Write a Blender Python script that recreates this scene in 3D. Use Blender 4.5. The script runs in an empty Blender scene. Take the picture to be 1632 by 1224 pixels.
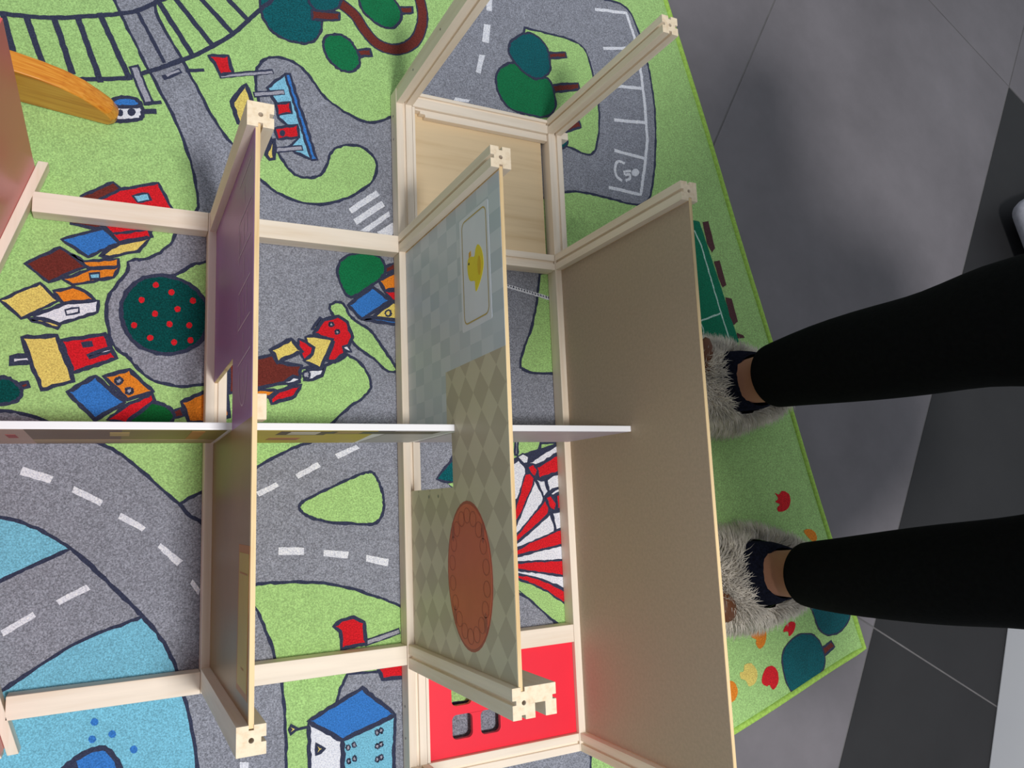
import bpy, bmesh, math, random
from mathutils import Matrix, Vector
from mathutils.geometry import tessellate_polygon

random.seed(7)
scene = bpy.context.scene
COL = scene.collection
S = 0.6154            # metres per survey unit of the toy house
ZR = 0.0275           # height of the top of the bottom rails
RUG = 0.0055           # height of the rug's upper side

# ------------------------------------------------------------------ camera
cam_data = bpy.data.cameras.new('camera')
cam_data.sensor_width = 36.0
cam_data.lens = 36.0 * 1239.3 / 1632.0
cam_data.clip_start = 0.01
camera = bpy.data.objects.new('camera', cam_data)
a, b, c = 0.170986724, -0.470270827, -0.0465760092
rot = Matrix.Rotation(c, 3, 'Z') @ Matrix.Rotation(b, 3, 'Y') @ Matrix.Rotation(a, 3, 'X')
camera.matrix_world = Matrix.Translation((0, 0, ZR + 1.4 * S)) @ rot.to_4x4()
COL.objects.link(camera)
scene.camera = camera

# ------------------------------------------------------------------ light
world = bpy.data.worlds.new('world')
scene.world = world
world.use_nodes = True
bg = world.node_tree.nodes['Background']
bg.inputs['Color'].default_value = (0.87, 0.94, 1.0, 1)
bg.inputs['Strength'].default_value = 0.37

def area_light(name, loc, target, size, power, color):
    d = bpy.data.lights.new(name, 'AREA')
    d.shape = 'DISK'
    d.size = size
    d.energy = power
    d.color = color
    o = bpy.data.objects.new(name, d)
    o.location = loc
    o.rotation_euler = (Vector(target) - Vector(loc)).to_track_quat('-Z', 'Y').to_euler()
    COL.objects.link(o)
area_light('ceiling_lamp', (0.28, -0.27, 2.35), (0.3, -0.25, 0), 0.30, 40, (1.0, 0.975, 0.95))

scene.view_settings.view_transform = 'Standard'
scene.view_settings.look = 'None'
scene.view_settings.exposure = 0.0
scene.view_settings.gamma = 1.0
scene.view_settings.use_curve_mapping = False

# ------------------------------------------------------------------ materials
def lin(c):
    return tuple((v / 255 / 12.92 if v / 255 <= 0.04045 else ((v / 255 + 0.055) / 1.055) ** 2.4) for v in c) + (1,)

def base_mat(name, rgb, rough=0.6, spec=0.3):
    m = bpy.data.materials.new(name)
    m.use_nodes = True
    nt = m.node_tree
    p = nt.nodes['Principled BSDF']
    p.inputs['Base Color'].default_value = lin(rgb)
    p.inputs['Roughness'].default_value = rough
    p.inputs['Specular IOR Level'].default_value = spec
    return m, nt, p

def coords(nt, scale, loc=(0, 0, 0), rotz=0.0):
    tc = nt.nodes.new('ShaderNodeTexCoord')
    mp = nt.nodes.new('ShaderNodeMapping')
    mp.inputs['Scale'].default_value = scale
    mp.inputs['Location'].default_value = loc
    mp.inputs['Rotation'].default_value = (0, 0, rotz)
    nt.links.new(tc.outputs['Object'], mp.inputs['Vector'])
    return mp.outputs['Vector']

def noise(nt, vec, scale, detail=3, rough=0.6):
    n = nt.nodes.new('ShaderNodeTexNoise')
    n.inputs['Scale'].default_value = scale
    n.inputs['Detail'].default_value = detail
    n.inputs['Roughness'].default_value = rough
    nt.links.new(vec, n.inputs['Vector'])
    return n.outputs['Fac']

def ramp(nt, fac, stops):
    r = nt.nodes.new('ShaderNodeValToRGB')
    el = r.color_ramp.elements
    while len(el) < len(stops):
        el.new(0.5)
    for e, (pos, col) in zip(el, stops):
        e.position = pos
        e.color = lin(col)
    nt.links.new(fac, r.inputs['Fac'])
    return r.outputs['Color']

def bump(nt, p, fac, strength, dist):
    bnode = nt.nodes.new('ShaderNodeBump')
    bnode.inputs['Strength'].default_value = strength
    bnode.inputs['Distance'].default_value = dist
    nt.links.new(fac, bnode.inputs['Height'])
    nt.links.new(bnode.outputs['Normal'], p.inputs['Normal'])

def shade(col, f):
    return tuple(max(0, min(255, v * f)) for v in col)

def plain(name, rgb, rough=0.6, spec=0.3, var=0.06, scale=30):
    m, nt, p = base_mat(name, rgb, rough, spec)
    if var:
        f = noise(nt, coords(nt, (1, 1, 1)), scale)
        nt.links.new(ramp(nt, f, [(0.3, shade(rgb, 1 - var)), (0.7, shade(rgb, 1 + var))]), p.inputs['Base Color'])
    return m

def wood(name, axis, light, dark, rough=0.55, fine=1.0):
    m, nt, p = base_mat(name, light, rough, 0.3)
    sc = [26.0, 26.0, 26.0]
    sc[axis] = 1.6
    v = coords(nt, sc)
    f1 = noise(nt, v, 2.2 * fine, 4, 0.62)
    col = ramp(nt, f1, [(0.30, dark), (0.50, light), (0.72, shade(light, 1.04))])
    nt.links.new(col, p.inputs['Base Color'])
    sc2 = [300.0, 300.0, 300.0]
    sc2[axis] = 14.0
    bump(nt, p, noise(nt, coords(nt, sc2), 2.0, 2), 0.12, 0.0006)
    return m

def pile(name, rgb, var=0.20):
    """printed looped carpet: speckled colour and fine relief"""
    m, nt, p = base_mat(name, rgb, 0.95, 0.05)
    v = coords(nt, (1, 1, 1))
    f = noise(nt, v, 640, 2, 0.7)
    f2 = noise(nt, v, 60, 2, 0.5)
    mx = nt.nodes.new('ShaderNodeMath')
    mx.operation = 'MULTIPLY_ADD'
    mx.inputs[1].default_value = 0.10
    nt.links.new(f2, mx.inputs[0])
    nt.links.new(f, mx.inputs[2])
    nt.links.new(ramp(nt, mx.outputs[0], [(0.36, shade(rgb, 1 - var)), (0.55, rgb), (0.74, shade(rgb, 1 + var))]), p.inputs['Base Color'])
    bump(nt, p, f, 0.7, 0.0015)
    p.inputs['Sheen Weight'].default_value = 0.15
    return m

BIRCH_L, BIRCH_D = (243, 230, 213), (233, 215, 192)
WOOD = [wood('birch_along_x', 0, BIRCH_L, BIRCH_D), wood('birch_along_y', 1, BIRCH_L, BIRCH_D), wood('birch_along_z', 2, BIRCH_L, BIRCH_D)]
WOOD_END = wood('birch_end_grain', 2, (240, 222, 194), (228, 204, 170), 0.7, 3.0)
PLY = wood('plywood', 0, (228, 204, 166), (208, 178, 134), 0.5, 0.6)
MDF = plain('brown_fibreboard', (186, 168, 148), 0.62, 0.3, 0.03, 260)
RED = plain('red_lacquer', (245, 45, 66), 0.4, 0.35, 0.02, 8)
PINK = plain('salmon_lacquer', (214, 92, 92), 0.3, 0.5, 0.03, 6)
WHITE = plain('white_laminate', (240, 240, 244), 0.35, 0.4, 0.01, 6)
HOLE = plain('dark_bore', (70, 48, 30), 0.9, 0.1, 0)
METAL = plain('grey_screw', (120, 118, 112), 0.4, 0.6, 0)
PR = {
 'green': (168, 208, 132), 'grey': (141, 144, 156), 'navy': (58, 63, 86), 'white': (230, 233, 246), 'water': (122, 190, 216),
 'blue': (58, 122, 200), 'red': (214, 34, 44), 'brown': (112, 50, 44), 'teal': (16, 92, 100), 'dgreen': (22, 116, 72), 'fgreen': (18, 96, 48),
 'pine': (8, 74, 72), 'yellow': (230, 206, 112), 'orange': (232, 136, 44), 'sky': (132, 196, 226), 'lgrey': (164, 164, 178), 'pitch': (18, 124, 92),
 'pale': (190, 226, 212), 'plum': (92, 58, 62)}
PILE = {k: pile('carpet_' + k, v, 0.24 if k in ('grey', 'pine', 'teal') else 0.15) for k, v in PR.items()}

# ------------------------------------------------------------------ mesh helpers
def tag(o, label=None, cat=None, group=None, kind=None):
    if label: o['label'] = label
    if cat: o['category'] = cat
    if group: o['group'] = group
    if kind: o['kind'] = kind
    return o

def link(name, mesh, mats, parent=None, smooth=False):
    o = bpy.data.objects.new(name, mesh)
    for m in (mats if isinstance(mats, (list, tuple)) else [mats]):
        mesh.materials.append(m)
    if smooth:
        mesh.polygons.foreach_set('use_smooth', [True] * len(mesh.polygons))
    COL.objects.link(o)
    if parent is not None:
        o.parent = parent
        o.matrix_parent_inverse = PINV.get(parent.name, Matrix.Identity(4))
    return o
PINV = {}

def empty(name, loc):
    o = bpy.data.objects.new(name, None)
    o.empty_display_size = 0.05
    o.location = loc
    COL.objects.link(o)
    PINV[o.name] = Matrix.Translation(-Vector(loc))
    return o

def mesh_of(verts, faces, mat_idx=None):
    me = bpy.data.meshes.new('mesh')
    me.from_pydata([tuple(v) for v in verts], [], faces)
    if mat_idx:
        me.polygons.foreach_set('material_index', mat_idx)
    me.update()
    return me

def fix_normals(me):
    bm = bmesh.new()
    bm.from_mesh(me)
    bmesh.ops.recalc_face_normals(bm, faces=bm.faces)
    bm.to_mesh(me)
    bm.free()
    return me

def prism(outer, holes, axis, a0, a1, end_mat=False):
    """outline (with holes) given in the two axes other than `axis`, extruded from a0 to a1"""
    loops = [outer] + list(holes)
    flat = [p for l in loops for p in l]
    tris = tessellate_polygon([[Vector((p[0], p[1], 0)) for p in l] for l in loops])
    def put(p, t):
        q = list(p)
        q.insert(axis, t)
        return q
    n = len(flat)
    verts = [put(p, a0) for p in flat] + [put(p, a1) for p in flat]
    faces = [tuple(t) for t in tris] + [tuple(i + n for i in reversed(t)) for t in tris]
    idx = [1 if end_mat else 0] * len(faces)
    s = 0
    for l in loops:
        k = len(l)
        for i in range(k):
            j = (i + 1) % k
            faces.append((s + i, s + j, s + j + n, s + i + n))
            idx.append(0)
        s += k
    return fix_normals(mesh_of(verts, faces, idx))

def U(p):      # survey units in plan -> metres
    return (p[0] * S, p[1] * S)
def Z(z):      # survey height above the rails -> metres
    return ZR + z * S

def bevel(o, w=0.0006, seg=2):
    m = o.modifiers.new('bevel', 'BEVEL')
    m.width = w
    m.segments = seg
    m.limit_method = 'ANGLE'
    m.angle_limit = math.radians(40)
    return o

def boxm(x0, x1, y0, y1, z0, z1):
    return prism([(x0, y0), (x1, y0), (x1, y1), (x0, y1)], [], 2, z0, z1)

def circle(cx, cy, r, n=14, r2=None):
    return [(cx + r * math.cos(2 * math.pi * i / n), cy + (r2 or r) * math.sin(2 * math.pi * i / n)) for i in range(n)]

def rrect(x0, x1, y0, y1, r, n=5):
    out = []
    for cx, cy, a0 in ((x1 - r, y1 - r, 0), (x0 + r, y1 - r, 90), (x0 + r, y0 + r, 180), (x1 - r, y0 + r, 270)):
        for i in range(n + 1):
            t = math.radians(a0 + 90 * i / n)
            out.append((cx + r * math.cos(t), cy + r * math.sin(t)))
    return out

def catmull(pts, closed, n=5):
    k = len(pts)
    out = []
    for i in range(k if closed else k - 1):
        p0 = pts[(i - 1) % k] if closed or i > 0 else pts[i]
        p1 = pts[i]
        p2 = pts[(i + 1) % k]
        p3 = pts[(i + 2) % k] if closed or i + 2 < k else pts[i + 1]
        for j in range(n):
            t = j / n
            out.append(tuple(0.5 * (2 * p1[d] + (p2[d] - p0[d]) * t + (2 * p0[d] - 5 * p1[d] + 4 * p2[d] - p3[d]) * t * t + (3 * p1[d] - p0[d] - 3 * p2[d] + p3[d]) * t ** 3) for d in (0, 1)))
    if not closed:
        out.append(pts[-1])
    return out

def chaikin(pts, it=2, keep=50):
    """corner cutting that leaves sharp corners alone"""
    for _ in range(it):
        out = []
        k = len(pts)
        for i in range(k):
            o, p, q = pts[i - 1], pts[i], pts[(i + 1) % k]
            a1 = math.atan2(p[1] - o[1], p[0] - o[0])
            a2 = math.atan2(q[1] - p[1], q[0] - p[0])
            turn = abs((a2 - a1 + math.pi) % (2 * math.pi) - math.pi)
            if turn > math.radians(keep):
                out.append(p)
            else:
                out += [(p[0] * .75 + o[0] * .25, p[1] * .75 + o[1] * .25), (p[0] * .75 + q[0] * .25, p[1] * .75 + q[1] * .25)]
        pts = out
    return pts

def resample(pts, closed, step):
    out = []
    k = len(pts)
    for i in range(k if closed else k - 1):
        p, q = pts[i], pts[(i + 1) % k]
        d = math.hypot(q[0] - p[0], q[1] - p[1])
        m = max(1, int(d / step))
        for j in range(m):
            out.append((p[0] + (q[0] - p[0]) * j / m, p[1] + (q[1] - p[1]) * j / m))
    if not closed:
        out.append(pts[-1])
    return out

def ribbon(pts, closed, w, jit=0.0):
    """left and right rims of a stroke of width w"""
    k = len(pts)
    L, R = [], []
    for i in range(k):
        p = pts[(i - 1) % k] if closed or i > 0 else pts[i]
        q = pts[(i + 1) % k] if closed or i < k - 1 else pts[i]
        dx, dy = q[0] - p[0], q[1] - p[1]
        l = math.hypot(dx, dy) or 1
        nx, ny = -dy / l, dx / l
        a1 = w / 2 + random.uniform(-jit, jit)
        a2 = w / 2 + random.uniform(-jit, jit)
        L.append((pts[i][0] + nx * a1, pts[i][1] + ny * a1))
        R.append((pts[i][0] - nx * a2, pts[i][1] - ny * a2))
    verts = L + R
    faces = [(i, (i + 1) % k, (i + 1) % k + k, i + k) for i in range(k if closed else k - 1)]
    return verts, faces

# rug print: part, layer, strokes and fills with colour, outline width in mm and points in tenths of a millimetre
RUG_PRINT = [
  ('printed_road',0,[["P","grey",4,[-435,6463,-175,5723,-89,5475,46,5221,216,4877,335,4654,489,4361,611,4060,700,3771,747,3469,760,3361,694,3203,525,3052,512,2923,364,2779,210,2691,132,2700,72,2658,90,2572,-26,2404,-97,2276,-114,2137,-86,1935,-52,1801,3,1707,101,1661,164,1562,273,1447,397,1383,585,1346,840,1371,1012,1391,1420,866,2221,869,3053,871,3235,3673,3271,5203,4184,7107,5243,8529,1558,7129]]]),
  ('printed_road',0,[["P","grey",4,[-2704,738,-1726,1030,-981,1068,-849,1058,-590,966,-366,888,-120,742,57,660,238,493,454,274,626,120,843,237,852,209,1092,295,1406,496,1628,617,1857,732,2147,832,3092,833,3102,-531,3087,-1187,3001,-1132,2648,-973,2363,-864,2086,-796,1838,-769,1618,-758,1425,-757,1340,-771,1342,-931,1427,-1046,1513,-1268,1600,-1532,1676,-1806,1698,-2112,1709,-2363,1720,-2774,1733,-4010,940,-3934,877,-2669,843,-2500,805,-2184,724,-1824,634,-1527,578,-1388,469,-1177,298,-961,88,-722,-118,-486,-340,-275,-556,-111,-747,-4,-933,58,-1458,61,-2665,-425]],["L","navy",4,[626,128,721,0,833,-70,947,-217]]]),
  ('printed_road',0,[["P","grey",4,[-340,-275,-905,-531,-2589,-1394,-2513,-2367,-857,-1533,-806,-1501,-596,-1367,-324,-1194,-39,-1088,309,-984,88,-722]]]),
  ('printed_road',0,[["P","grey",4,[2377,-1804,2307,-1925,2260,-2048,2214,-2191,2206,-3321,3253,-3542,3298,-1857]]]),
  ('printed_road',0,[["P","grey",4,[3180,-2388,3609,-2284,4179,-2325,5505,-2471,5435,-3514,3163,-3083]]]),
  ('printed_road',0,[["P","grey",4,[3274,5199,4184,7107,5243,8529,6130,8832,6339,7738,6423,7449,6696,7488,6895,7394,7012,7115,7147,6624,7215,6180,7224,5668,7172,5061,7081,4606,6990,4332,6746,4225,6293,4273,5823,4300,5501,4265,4945,4009,5225,3056,5060,3028,4989,2630,4940,2404,4855,2179,4706,1846,4735,1697,4829,1658,5146,1657,5396,1662,5466,749,4948,730,4919,625,4797,564,4564,587,4571,752,4072,753,4092,1283,3465,1247,3262,2896,3245,3961]]]),
  ('printed_road',0,[["P","grey",0,[3020,871,3944,874,3915,79,3004,110]]]),
  ('printed_tree',2,[["P","green",3,[3673,537,3852,754,3973,473,3755,437]],["P","teal",4,[3487,306,3563,401,3716,556,3798,436,3855,218,3706,257,3580,265]],["P","green",3,[3622,254,3707,261,3790,210,3704,183]]]),
  ('printed_road',0,[["P","grey",4,[4562,-1127,4729,-1254,5003,-1505,5282,-1761,3936,-1608,3963,-893]]]),
  ('printed_lawn',1,[["P","green",4,[-25,6600,298,5858,246,5625,402,5331,558,5074,680,4847,839,4528,1016,4250,1110,4169,1208,4011,1289,3868,1451,3760,1578,3662,1762,3594,1986,3567,2178,3594,2413,3695,2615,3839,2749,3960,2817,4140,2784,4283,2663,4399,2480,4413,2320,4358,2221,4247,2190,4098,2122,3964,2006,3894,1855,3890,1724,3959,1659,4078,1557,4231,1465,4454,1372,4799,1348,5037,1369,5185,1442,5295,1553,5353,1722,5362,1875,5304,2010,5166,2108,5019,2225,4917,2424,4810,2626,4744,2792,4750,3005,4879,3179,4984,3183,5185,4184,7107,5243,8529]]]),
  ('printed_lawn',1,[["P","green",4,[401,2550,560,2565,687,2687,826,2738,934,2768,942,2183,862,1996,415,1967]]]),
  ('printed_lawn',1,[["S","green",4,[2217,2287,2218,2365,2304,2407,2381,2378,2438,2265,2534,2173,2671,2104,2768,1991,2905,1801,2994,1667,3003,1608,2882,1613,2764,1716,2550,1861,2435,1991,2340,2141]]]),
  ('printed_lawn',1,[["P","green",4,[2408,1781,2552,1710,2648,1579,2699,1445,2674,1357,2585,1269,2430,1161,2222,980,2037,758,1857,723,1628,617,1423,496,1027,297,1014,1303,1520,1553,2208,1638]]]),
  ('printed_lawn',1,[["S","green",4,[1853,43,1909,103,2143,212,2422,332,2612,401,2708,384,2784,248,2820,79,2813,-69,2728,-176,2566,-186,2232,-151,2016,-96,1892,-29]]]),
  ('printed_lawn',1,[["P","green",4,[5004,6624,5380,6635,5690,6641,5940,6601,6045,6480,6121,6175,6183,5896,6191,5464,6124,5050,6045,4917,5922,4867,5709,4933,5512,4953,5291,5037,4839,5332,4938,6184]]]),
  ('printed_water',1,[["P","water",4,[-2665,-425,-1458,61,-933,58,-747,-4,-556,-111,-340,-275,-637,-405,-905,-531,-2589,-1394]]]),
  ('printed_water',1,[["P","water",4,[309,-984,469,-1177,578,-1388,634,-1527,718,-1823,805,-2184,843,-2500,877,-2669,940,-3934,-2459,-3053,-2513,-2367,-857,-1533,-806,-1501,-596,-1367,-324,-1194,-39,-1088]]]),
  ('printed_dot',2,[["S","blue",0,[-46,-1923,-55,-1947,-78,-1954,-102,-1940,-112,-1913,-103,-1890,-80,-1883,-57,-1897]]]),
  ('printed_dot',2,[["S","blue",0,[109,-2059,100,-2082,77,-2089,53,-2074,43,-2048,52,-2024,75,-2018,99,-2032]]]),
  ('printed_dot',2,[["S","blue",0,[-60,-2078,-69,-2101,-92,-2108,-115,-2094,-126,-2067,-117,-2044,-94,-2037,-71,-2052]]]),
  ('printed_dot',2,[["S","blue",0,[302,-2233,293,-2256,269,-2263,245,-2248,234,-2221,243,-2198,267,-2191,292,-2206]]]),
  ('printed_boat',2,[["S","blue",6,[-337,-2318,-229,-2226,-61,-2164,56,-2205,158,-2376,181,-2474,-278,-2429]],["P","navy",0,[-338,-2297,-229,-2226,-198,-2311,-203,-2443,-296,-2425]]]),
  ('printed_lane_dash',2,[["P","white",0,[-772,527,-513,428,-538,359,-795,450]]]),
  ('printed_lane_dash',2,[["P","white",0,[-331,329,-73,178,-99,124,-349,267]]]),
  ('printed_lane_dash',2,[["P","white",0,[90,52,321,-104,285,-142,62,-3]]]),
  ('printed_lane_dash',2,[["P","white",0,[458,-269,671,-459,619,-512,433,-313]]]),
  ('printed_lane_dash',2,[["P","white",0,[766,-656,845,-765,828,-821,745,-700]]]),
  ('printed_lane_dash',2,[["P","white",0,[-445,-753,-192,-628,-157,-679,-411,-801]]]),
  ('printed_lane_dash',2,[["P","white",0,[-878,-986,-628,-843,-598,-892,-854,-1040]]]),
  ('printed_lane_dash',2,[["P","white",0,[2256,619,2502,720,2549,682,2293,564]]]),
  ('printed_lane_dash',2,[["P","white",0,[1812,400,2054,530,2090,475,1839,346]]]),
  ('printed_lane_dash',2,[["P","white",0,[1391,217,1603,316,1638,271,1425,164]]]),
  ('printed_lane_dash',2,[["P","white",0,[1628,-384,1906,-408,1906,-486,1628,-468]]]),
  ('printed_lane_dash',2,[["P","white",0,[2122,-444,2403,-485,2390,-558,2117,-516]]]),
  ('printed_lane_dash',2,[["P","white",0,[2606,-533,2874,-598,2860,-679,2600,-609]]]),
  ('printed_lane_dash',2,[["P","white",0,[1253,-2518,1335,-2532,1336,-2662,1255,-2647]]]),
  ('printed_lane_dash',2,[["P","white",0,[4412,6971,4512,7000,4493,6736,4411,6733]]]),
  ('printed_lane_dash',2,[["P","white",0,[4365,6513,4464,6525,4424,6238,4326,6241]]]),
  ('printed_lane_dash',2,[["P","white",0,[4277,6038,4360,6044,4280,5754,4211,5765]]]),
  ('printed_lane_dash',2,[["P","white",0,[3899,5329,4119,5344,4085,5295,3871,5279]]]),
  ('printed_crosswalk_bar',2,[["P","white",0,[2441,3577,2788,3865,2839,3810,2481,3521]]]),
  ('printed_crosswalk_bar',2,[["P","white",0,[2500,3452,2858,3739,2898,3676,2539,3385]]]),
  ('printed_crosswalk_bar',2,[["P","white",0,[2578,3319,2949,3616,2963,3555,2688,3322]]]),
  ('printed_crosswalk_bar',2,[["P","white",0,[2790,3325,2999,3476,3017,3353,2911,3237]]]),
  ('printed_parking_lines',2,[["K","white",5,[6226,7242,6805,7338,6931,6971,6999,6528,7035,5900,7037,5304,6950,4877,6845,4411,6273,4438]],["K","white",5,[6332,6633,6880,6768]],["K","white",5,[6506,6070,7020,6138]],["K","white",5,[6449,5514,7033,5585]],["K","white",5,[6413,5030,6977,4998]]]),
  ('printed_wheelchair_symbol',2,[["S","white",0,[6840,4758,6817,4712,6766,4687,6719,4697,6702,4735,6725,4781,6776,4806,6823,4797]],["L","white",4.2,[6592,4855,6475,4872,6411,4764,6429,4636,6519,4578]],["K","white",4,[6694,4759,6565,4725,6579,4679]],["L","white",4,[6579,4679,6661,4698,6663,4637,6582,4588]]]),
  ('printed_railway',2,[["L","navy",5,[-2461,5035,-1382,5144,-1177,5178,-952,5205,-707,5252,-486,5321,-274,5397,-88,5466,85,5552,293,5727,423,5894,732,6853]],["L","navy",5,[-2419,4431,-938,4565,-534,4594,-385,4627,-219,4664,12,4735,233,4862,426,4984,675,5152,879,5321,1088,5526,1267,5748,1435,5971,1562,6177,1870,7233]],["K","navy",6,[-1149,5171,-1046,4782]],["K","navy",6,[-953,5223,-779,4701]],["K","navy",6,[-708,5280,-506,4655]],["K","navy",6,[-494,5347,-241,4622]],["K","navy",6,[-283,5423,37,4712]],["K","navy",6,[285,5735,675,5132]],["K","navy",6,[441,5838,888,5303]],["K","navy",6,[704,5913,1101,5519]],["K","navy",6,[993,5995,1276,5730]],["K","navy",4,[85,5542,376,4992]],["K","navy",5,[426,4984,557,5084]],["K","navy",6,[364,4805,544,4943]],["K","lgrey",2.5,[396,4841,527,4939]],["K","navy",4,[594,4951,789,5000]]]),
  ('printed_helicopter',3,[["K","navy",11,[63,4890,234,4471]],["K","lgrey",6,[75,4864,222,4497]],["K","navy",4,[179,4459,355,4521]],["K","navy",6,[165,4372,309,4401]],["S","white",5,[-117,4361,37,4411,156,4426,173,4354,136,4272,11,4232,-112,4213]],["S","blue",5,[-118,4388,-112,4455,19,4505,114,4489,151,4435,6,4392]],["S","navy",0,[104,4350,93,4316,64,4297,35,4304,22,4333,33,4367,62,4386,91,4379]],["S","navy",0,[-18,4316,-25,4285,-44,4270,-64,4277,-73,4305,-66,4335,-47,4351,-27,4343]]]),
  ('printed_tree',2,[["S","teal",4,[1396,6087,1420,5862,1495,5714,1608,5634,1760,5599,1914,5614,2032,5671,2111,5799,2136,5946,2113,6114,1995,6431,1759,6449,1511,6333]]]),
  ('printed_tree',3,[["P","brown",4,[2013,6076,2113,6103,2355,6136,2354,6036,2013,5946]],["S","teal",4,[1974,6228,2013,6120,2113,6092,2233,6125,2335,6201,2377,6341,2317,6502,2034,6420]]]),
  ('printed_tree',2,[["P","brown",4,[3133,6426,3323,6486,3332,6400,3142,6337]],["S","dgreen",4,[2606,6405,2646,6259,2771,6147,2920,6096,3061,6117,3162,6262,3148,6419,3037,6549,2865,6661,2650,6576]]]),
  ('printed_tree',2,[["P","brown",4,[2566,5684,2744,5743,2760,5654,2586,5596]],["S","dgreen",4,[2144,5688,2211,5796,2352,5843,2475,5804,2556,5703,2606,5584,2578,5446,2470,5367,2348,5371,2249,5434,2169,5544]]]),
  ('printed_path',2,[["L","navy",16,[2336,6285,2541,6164,2664,5996,2809,5855,2979,5807,3176,5856,3356,6015,3452,6270,3458,6481,3397,6744]],["L","brown",12,[2336,6285,2541,6164,2664,5996,2809,5855,2979,5807,3176,5856,3356,6015,3452,6270,3458,6481,3397,6744]]]),
  ('printed_flag',2,[["K","navy",6,[951,4964,1554,5162]],["K","lgrey",3,[969,4967,1544,5152]],["P","red",5,[826,5188,1044,5241,1085,5079,1100,5042,960,4985,897,5115]]]),
  ('printed_station',2,[["P","yellow",6,[1086,4678,1240,4928,1303,4764,1337,4630,1213,4425,1168,4437]],["P","sky",4,[1694,5167,1484,4935,1536,4834,1592,4764,1611,4584,1705,4521,1836,4363,1733,4242,1817,4187,2007,4128]],["P","blue",4,[1688,5166,1745,5169,2061,4147,1998,4122]],["P","red",4,[1583,4752,1746,4806,1765,4676,1608,4620]],["P","red",4,[1566,4444,1831,4536,1855,4387,1612,4321]],["S","navy",0,[1692,4407,1682,4376,1658,4360,1635,4368,1625,4394,1635,4425,1658,4441,1682,4434]],["K","navy",7,[1326,4817,1685,4927]],["K","lgrey",4,[1344,4823,1676,4923]],["K","navy",7,[1567,4172,1893,4261]],["K","lgrey",4,[1580,4175,1884,4257]],["P","yellow",5,[1530,4286,1575,4314,1567,4063,1513,4043,1476,4097]]]),
  ('printed_tree',2,[["P","brown",4,[5397,5839,5852,5969,5868,5872,5452,5738]],["S","dgreen",4,[4515,5726,4579,5891,4756,6029,4900,6007,5099,5871,5341,5926,5430,5734,5445,5512,5293,5336,5011,5307,4724,5336,4561,5492]]]),
  ('printed_tree',3,[["P","brown",4,[5363,6320,5660,6404,5677,6327,5389,6241]],["S","teal",4,[4732,6245,4802,6388,5015,6541,5194,6544,5338,6423,5389,6235,5377,6033,5219,5898,5041,5895,4843,6021,4747,6138]]]),
  ('printed_tree',2,[["P","brown",4,[5514,5246,5830,5378,5862,5285,5538,5139]],["S","teal",4,[5328,5154,5507,5133,5616,5014,5524,4900,5342,4881,5230,4998]]]),
  ('printed_house',2,[["P","brown",4,[-376,3321,-91,3519,-20,3458,319,3335,294,3059,-283,2986,-459,3015]],["P","red",4,[-205,3314,-27,3448,345,3578,437,3408,488,3304,279,3021,-73,2942,-288,3125]],["P","sky",3,[101,3395,245,3444,278,3370,146,3325]],["P","red",4,[-88,2949,263,3037,296,2960,-10,2870]],["P","blue",4,[-539,2833,-440,2879,-165,3004,-17,2856,-294,2671]],["P","yellow",4,[-192,2696,-9,2843,281,2949,176,2790,-95,2689]]]),
  ('printed_house',2,[["P","brown",4,[-842,2545,-550,2751,-291,2577,-633,2373]],["P","orange",4,[-462,2696,-329,2624,-12,2684,-10,2606,-283,2552]],["P","orange",4,[-515,2414,-268,2544,-2,2594,-51,2479,-421,2364]],["P","sky",3,[-273,2492,-186,2510,-184,2458,-264,2437]]]),
  ('printed_house',2,[["P","yellow",4,[-1033,2156,-703,2361,-542,2188,-853,1979]],["P","orange",4,[-588,2288,-420,2337,-303,2310,-220,2223,-499,2166]],["P","white",4,[-750,2014,-498,2158,-181,2221,-187,2098,-519,1953]],["P","white",3,[-482,2101,-355,2127,-353,2077,-466,2043]],["P","yellow",4,[-797,1986,-687,1986,-511,1940,-538,1905]]]),
  ('printed_house',2,[["P","white",6,[-916,1596,-740,1620,-730,1548,-908,1524]],["P","yellow",5,[-835,1793,-542,1831,-377,1375,-644,1277,-751,1555]],["P","red",5,[-498,1780,-113,1870,-49,1722,5,1623,-387,1459]],["P","navy",0,[-327,1774,-227,1796,-211,1738,-304,1716]],["P","white",4,[-265,1643,-64,1729,-52,1696,-243,1620]]]),
  ('printed_house',2,[["P","blue",5,[-429,1262,-186,1431,93,1169,-171,986]],["P","orange",5,[-114,1433,121,1509,351,1288,115,1193]],["P","red",4,[-70,987,131,1156,347,1266,364,1195,107,956]],["S","lgrey",3,[60,1389,51,1367,28,1358,5,1366,-5,1387,4,1409,26,1418,50,1410]],["S","lgrey",3,[160,1291,151,1269,128,1260,104,1268,94,1289,103,1311,126,1320,149,1312]]]),
  ('printed_house',2,[["P","orange",5,[628,1183,833,1296,1070,1352,1107,1035,911,963,703,970]]]),
  ('printed_tree',2,[["P","brown",4,[528,1079,621,1114,654,1038,545,1011]],["S","fgreen",4,[134,1023,176,1124,326,1174,480,1138,560,1045,501,925,318,874,182,923]]]),
  ('printed_tree',2,[["P","brown",4,[-854,1319,-769,1353,-756,1306,-846,1271]],["S","pine",4,[-1083,1288,-996,1385,-917,1380,-841,1319,-811,1249,-841,1168,-932,1132,-1063,1148]]]),
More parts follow.
